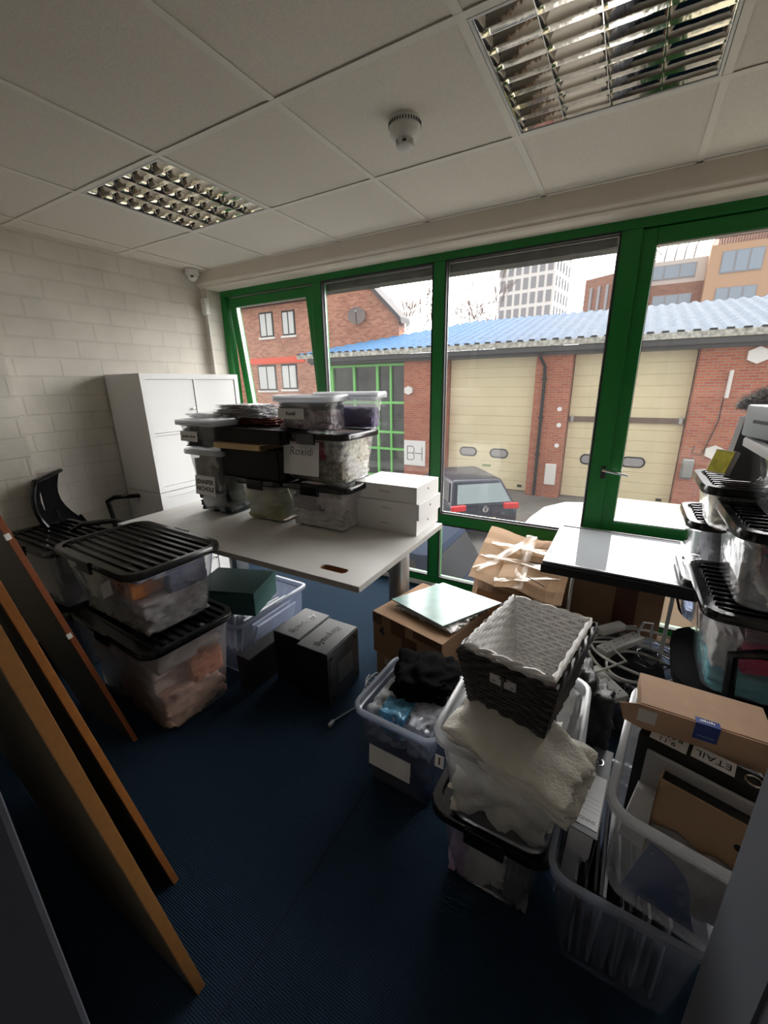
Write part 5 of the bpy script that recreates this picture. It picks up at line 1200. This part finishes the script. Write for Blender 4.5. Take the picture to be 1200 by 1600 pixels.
r2 = storage_bin('clear box of dark clothes with a slotted black lid, middle of the near right column', 1.635, .40, .790, .0, .47, .42, .250, mt_tub, 'black', 'x', 'y', .03)
fill(r2, .37, .32, .01, .23, [('brown_cloth', 'grey-brown cloth at the bottom of the middle right box', 'garment', (.22, .19, .16), .18, 1, 0, 1, 0, .22), ('dark_red_cloth', 'dark red cloth low in the middle right box', 'garment', (.25, .02, .03), .2, 1, 0, 1, .22, .40), ('black_garment', 'black garment in the upper part of the middle right box', 'garment', (.02, .022, .03), .24, 1, 0, 1, .40, .95), ('white_sheet', 'white sheet standing at the left of the middle right box', 'paper', (.45, .46, .45), 0, .12, .3, .9, .22, .7)], 37)
r3 = storage_bin('clear box with a grey lid at the top of the near right column', 1.665, .42, 1.050, .0, .45, .42, .205, mt_tub, 'grey', None, None, .03)
fill(r3, .34, .32, .01, .2, [('navy_black_clothes', 'navy black clothes at the right of the topmost near box', 'garment', (.02, .03, .05), .32, 1, 0, 1, 0, .6), ('grey_stripe_cloth', 'grey cloth in the topmost near box', 'garment', (.16, .16, .15), .4, 1, 0, 1, .6, .95)], 39)
p1 = storage_bin('small clear box on the rear right chair, bottom of the far column', 1.60, .83, .478, .0, .46, .34, .195, mt_tubg, 'black', None, None, .02)
p2 = storage_bin('clear box with a slotted black lid, middle of the far right column', 1.60, .825, .683, .0, .50, .34, .235, mt_tub, 'black', 'x', 'y', .025)
fill(p2, .41, .25, .01, .22, [('grey_clothes', 'grey clothes in the middle box of the far right column', 'garment', (.22, .22, .24), .1, 1, 0, 1, 0, .9)], 41)
p3 = storage_bin('clear box with pale contents, upper box of the far right column', 1.60, .70, .928, .0, .49, .36, .160, mt_tub, 'black', 'x', 'y', .025)
fill(p3, .40, .27, .01, .14, [('cream_packet', 'cream packets in the upper box of the far right column', 'packet', (.62, .58, .48), .0, 1, 0, 1, 0, .95)], 43)
t = thing('magazine_file', 'dark grey magazine file standing on the far right column of boxes', 'magazine file', (1.445, .66, 1.108), rot=(0, .10, .0))
mb = MB(); mb.prism([(-.035, 0), (.075, 0), (.075, .19), (.05, .22), (-.035, .21)], -.04, .04, 'XZ'); mb.build('body', M('graphite_board', (.11, .11, .115), .5), t)
t = thing('gold_box', 'small gold-fronted box leaning on the far right column', 'box', (1.392, .60, 1.125), rot=(.0, .35, .75))
MB().box(-.02, .0, -.035, .035, 0, .085, .001).build('body', M('silver_side', (.45, .42, .40), .3, .5), t); MB().box(-.0215, -.02, -.032, .032, .004, .081).build('gold_panel', M('gold_foil', (.45, .40, .06), .3, .7, var=.3, vscale=30), t)
t = thing('grey_case', 'light grey hard case lying on top of the grey lid', 'case', (1.60, .50, 1.268), rot=(0, -.0, .25)); MB().box(-.16, .16, -.11, .11, 0, .10, .008).build('shell', M('case_grey', (.30, .32, .34), .4), t, True); MB().box(-.162, -.158, -.05, .05, .045, .055).build('latch', mt_gasket, t)
# grey fur bundle
fr = garment('fur_bundle', 'fluffy grey fur bundle on top of the far right boxes', 'fur', (1.57, .72, 1.325), (.30, .18, .09), M('grey_fur', (.42, .40, .40), 1.0, var=.4, vscale=50), 91, .1, .3, n=18, boxy=.1)
bm = bmesh.new(); bm.from_mesh(fr.data); rnd = random.Random(6)
for f in list(bm.faces):
    c = f.calc_center_median(); nn = f.normal
    for _ in range(3):
        d = (nn + Vector((rnd.uniform(-.7, .7), rnd.uniform(-.7, .7), rnd.uniform(-.3, .5)))).normalized() * rnd.uniform(.012, .028)
        s_ = Vector((rnd.uniform(-1, 1), rnd.uniform(-1, 1), rnd.uniform(-1, 1))).normalized() * .0011
        bm.faces.new([bm.verts.new(c + s_), bm.verts.new(c - s_), bm.verts.new(c + d)])
bm.to_mesh(fr.data); bm.free()
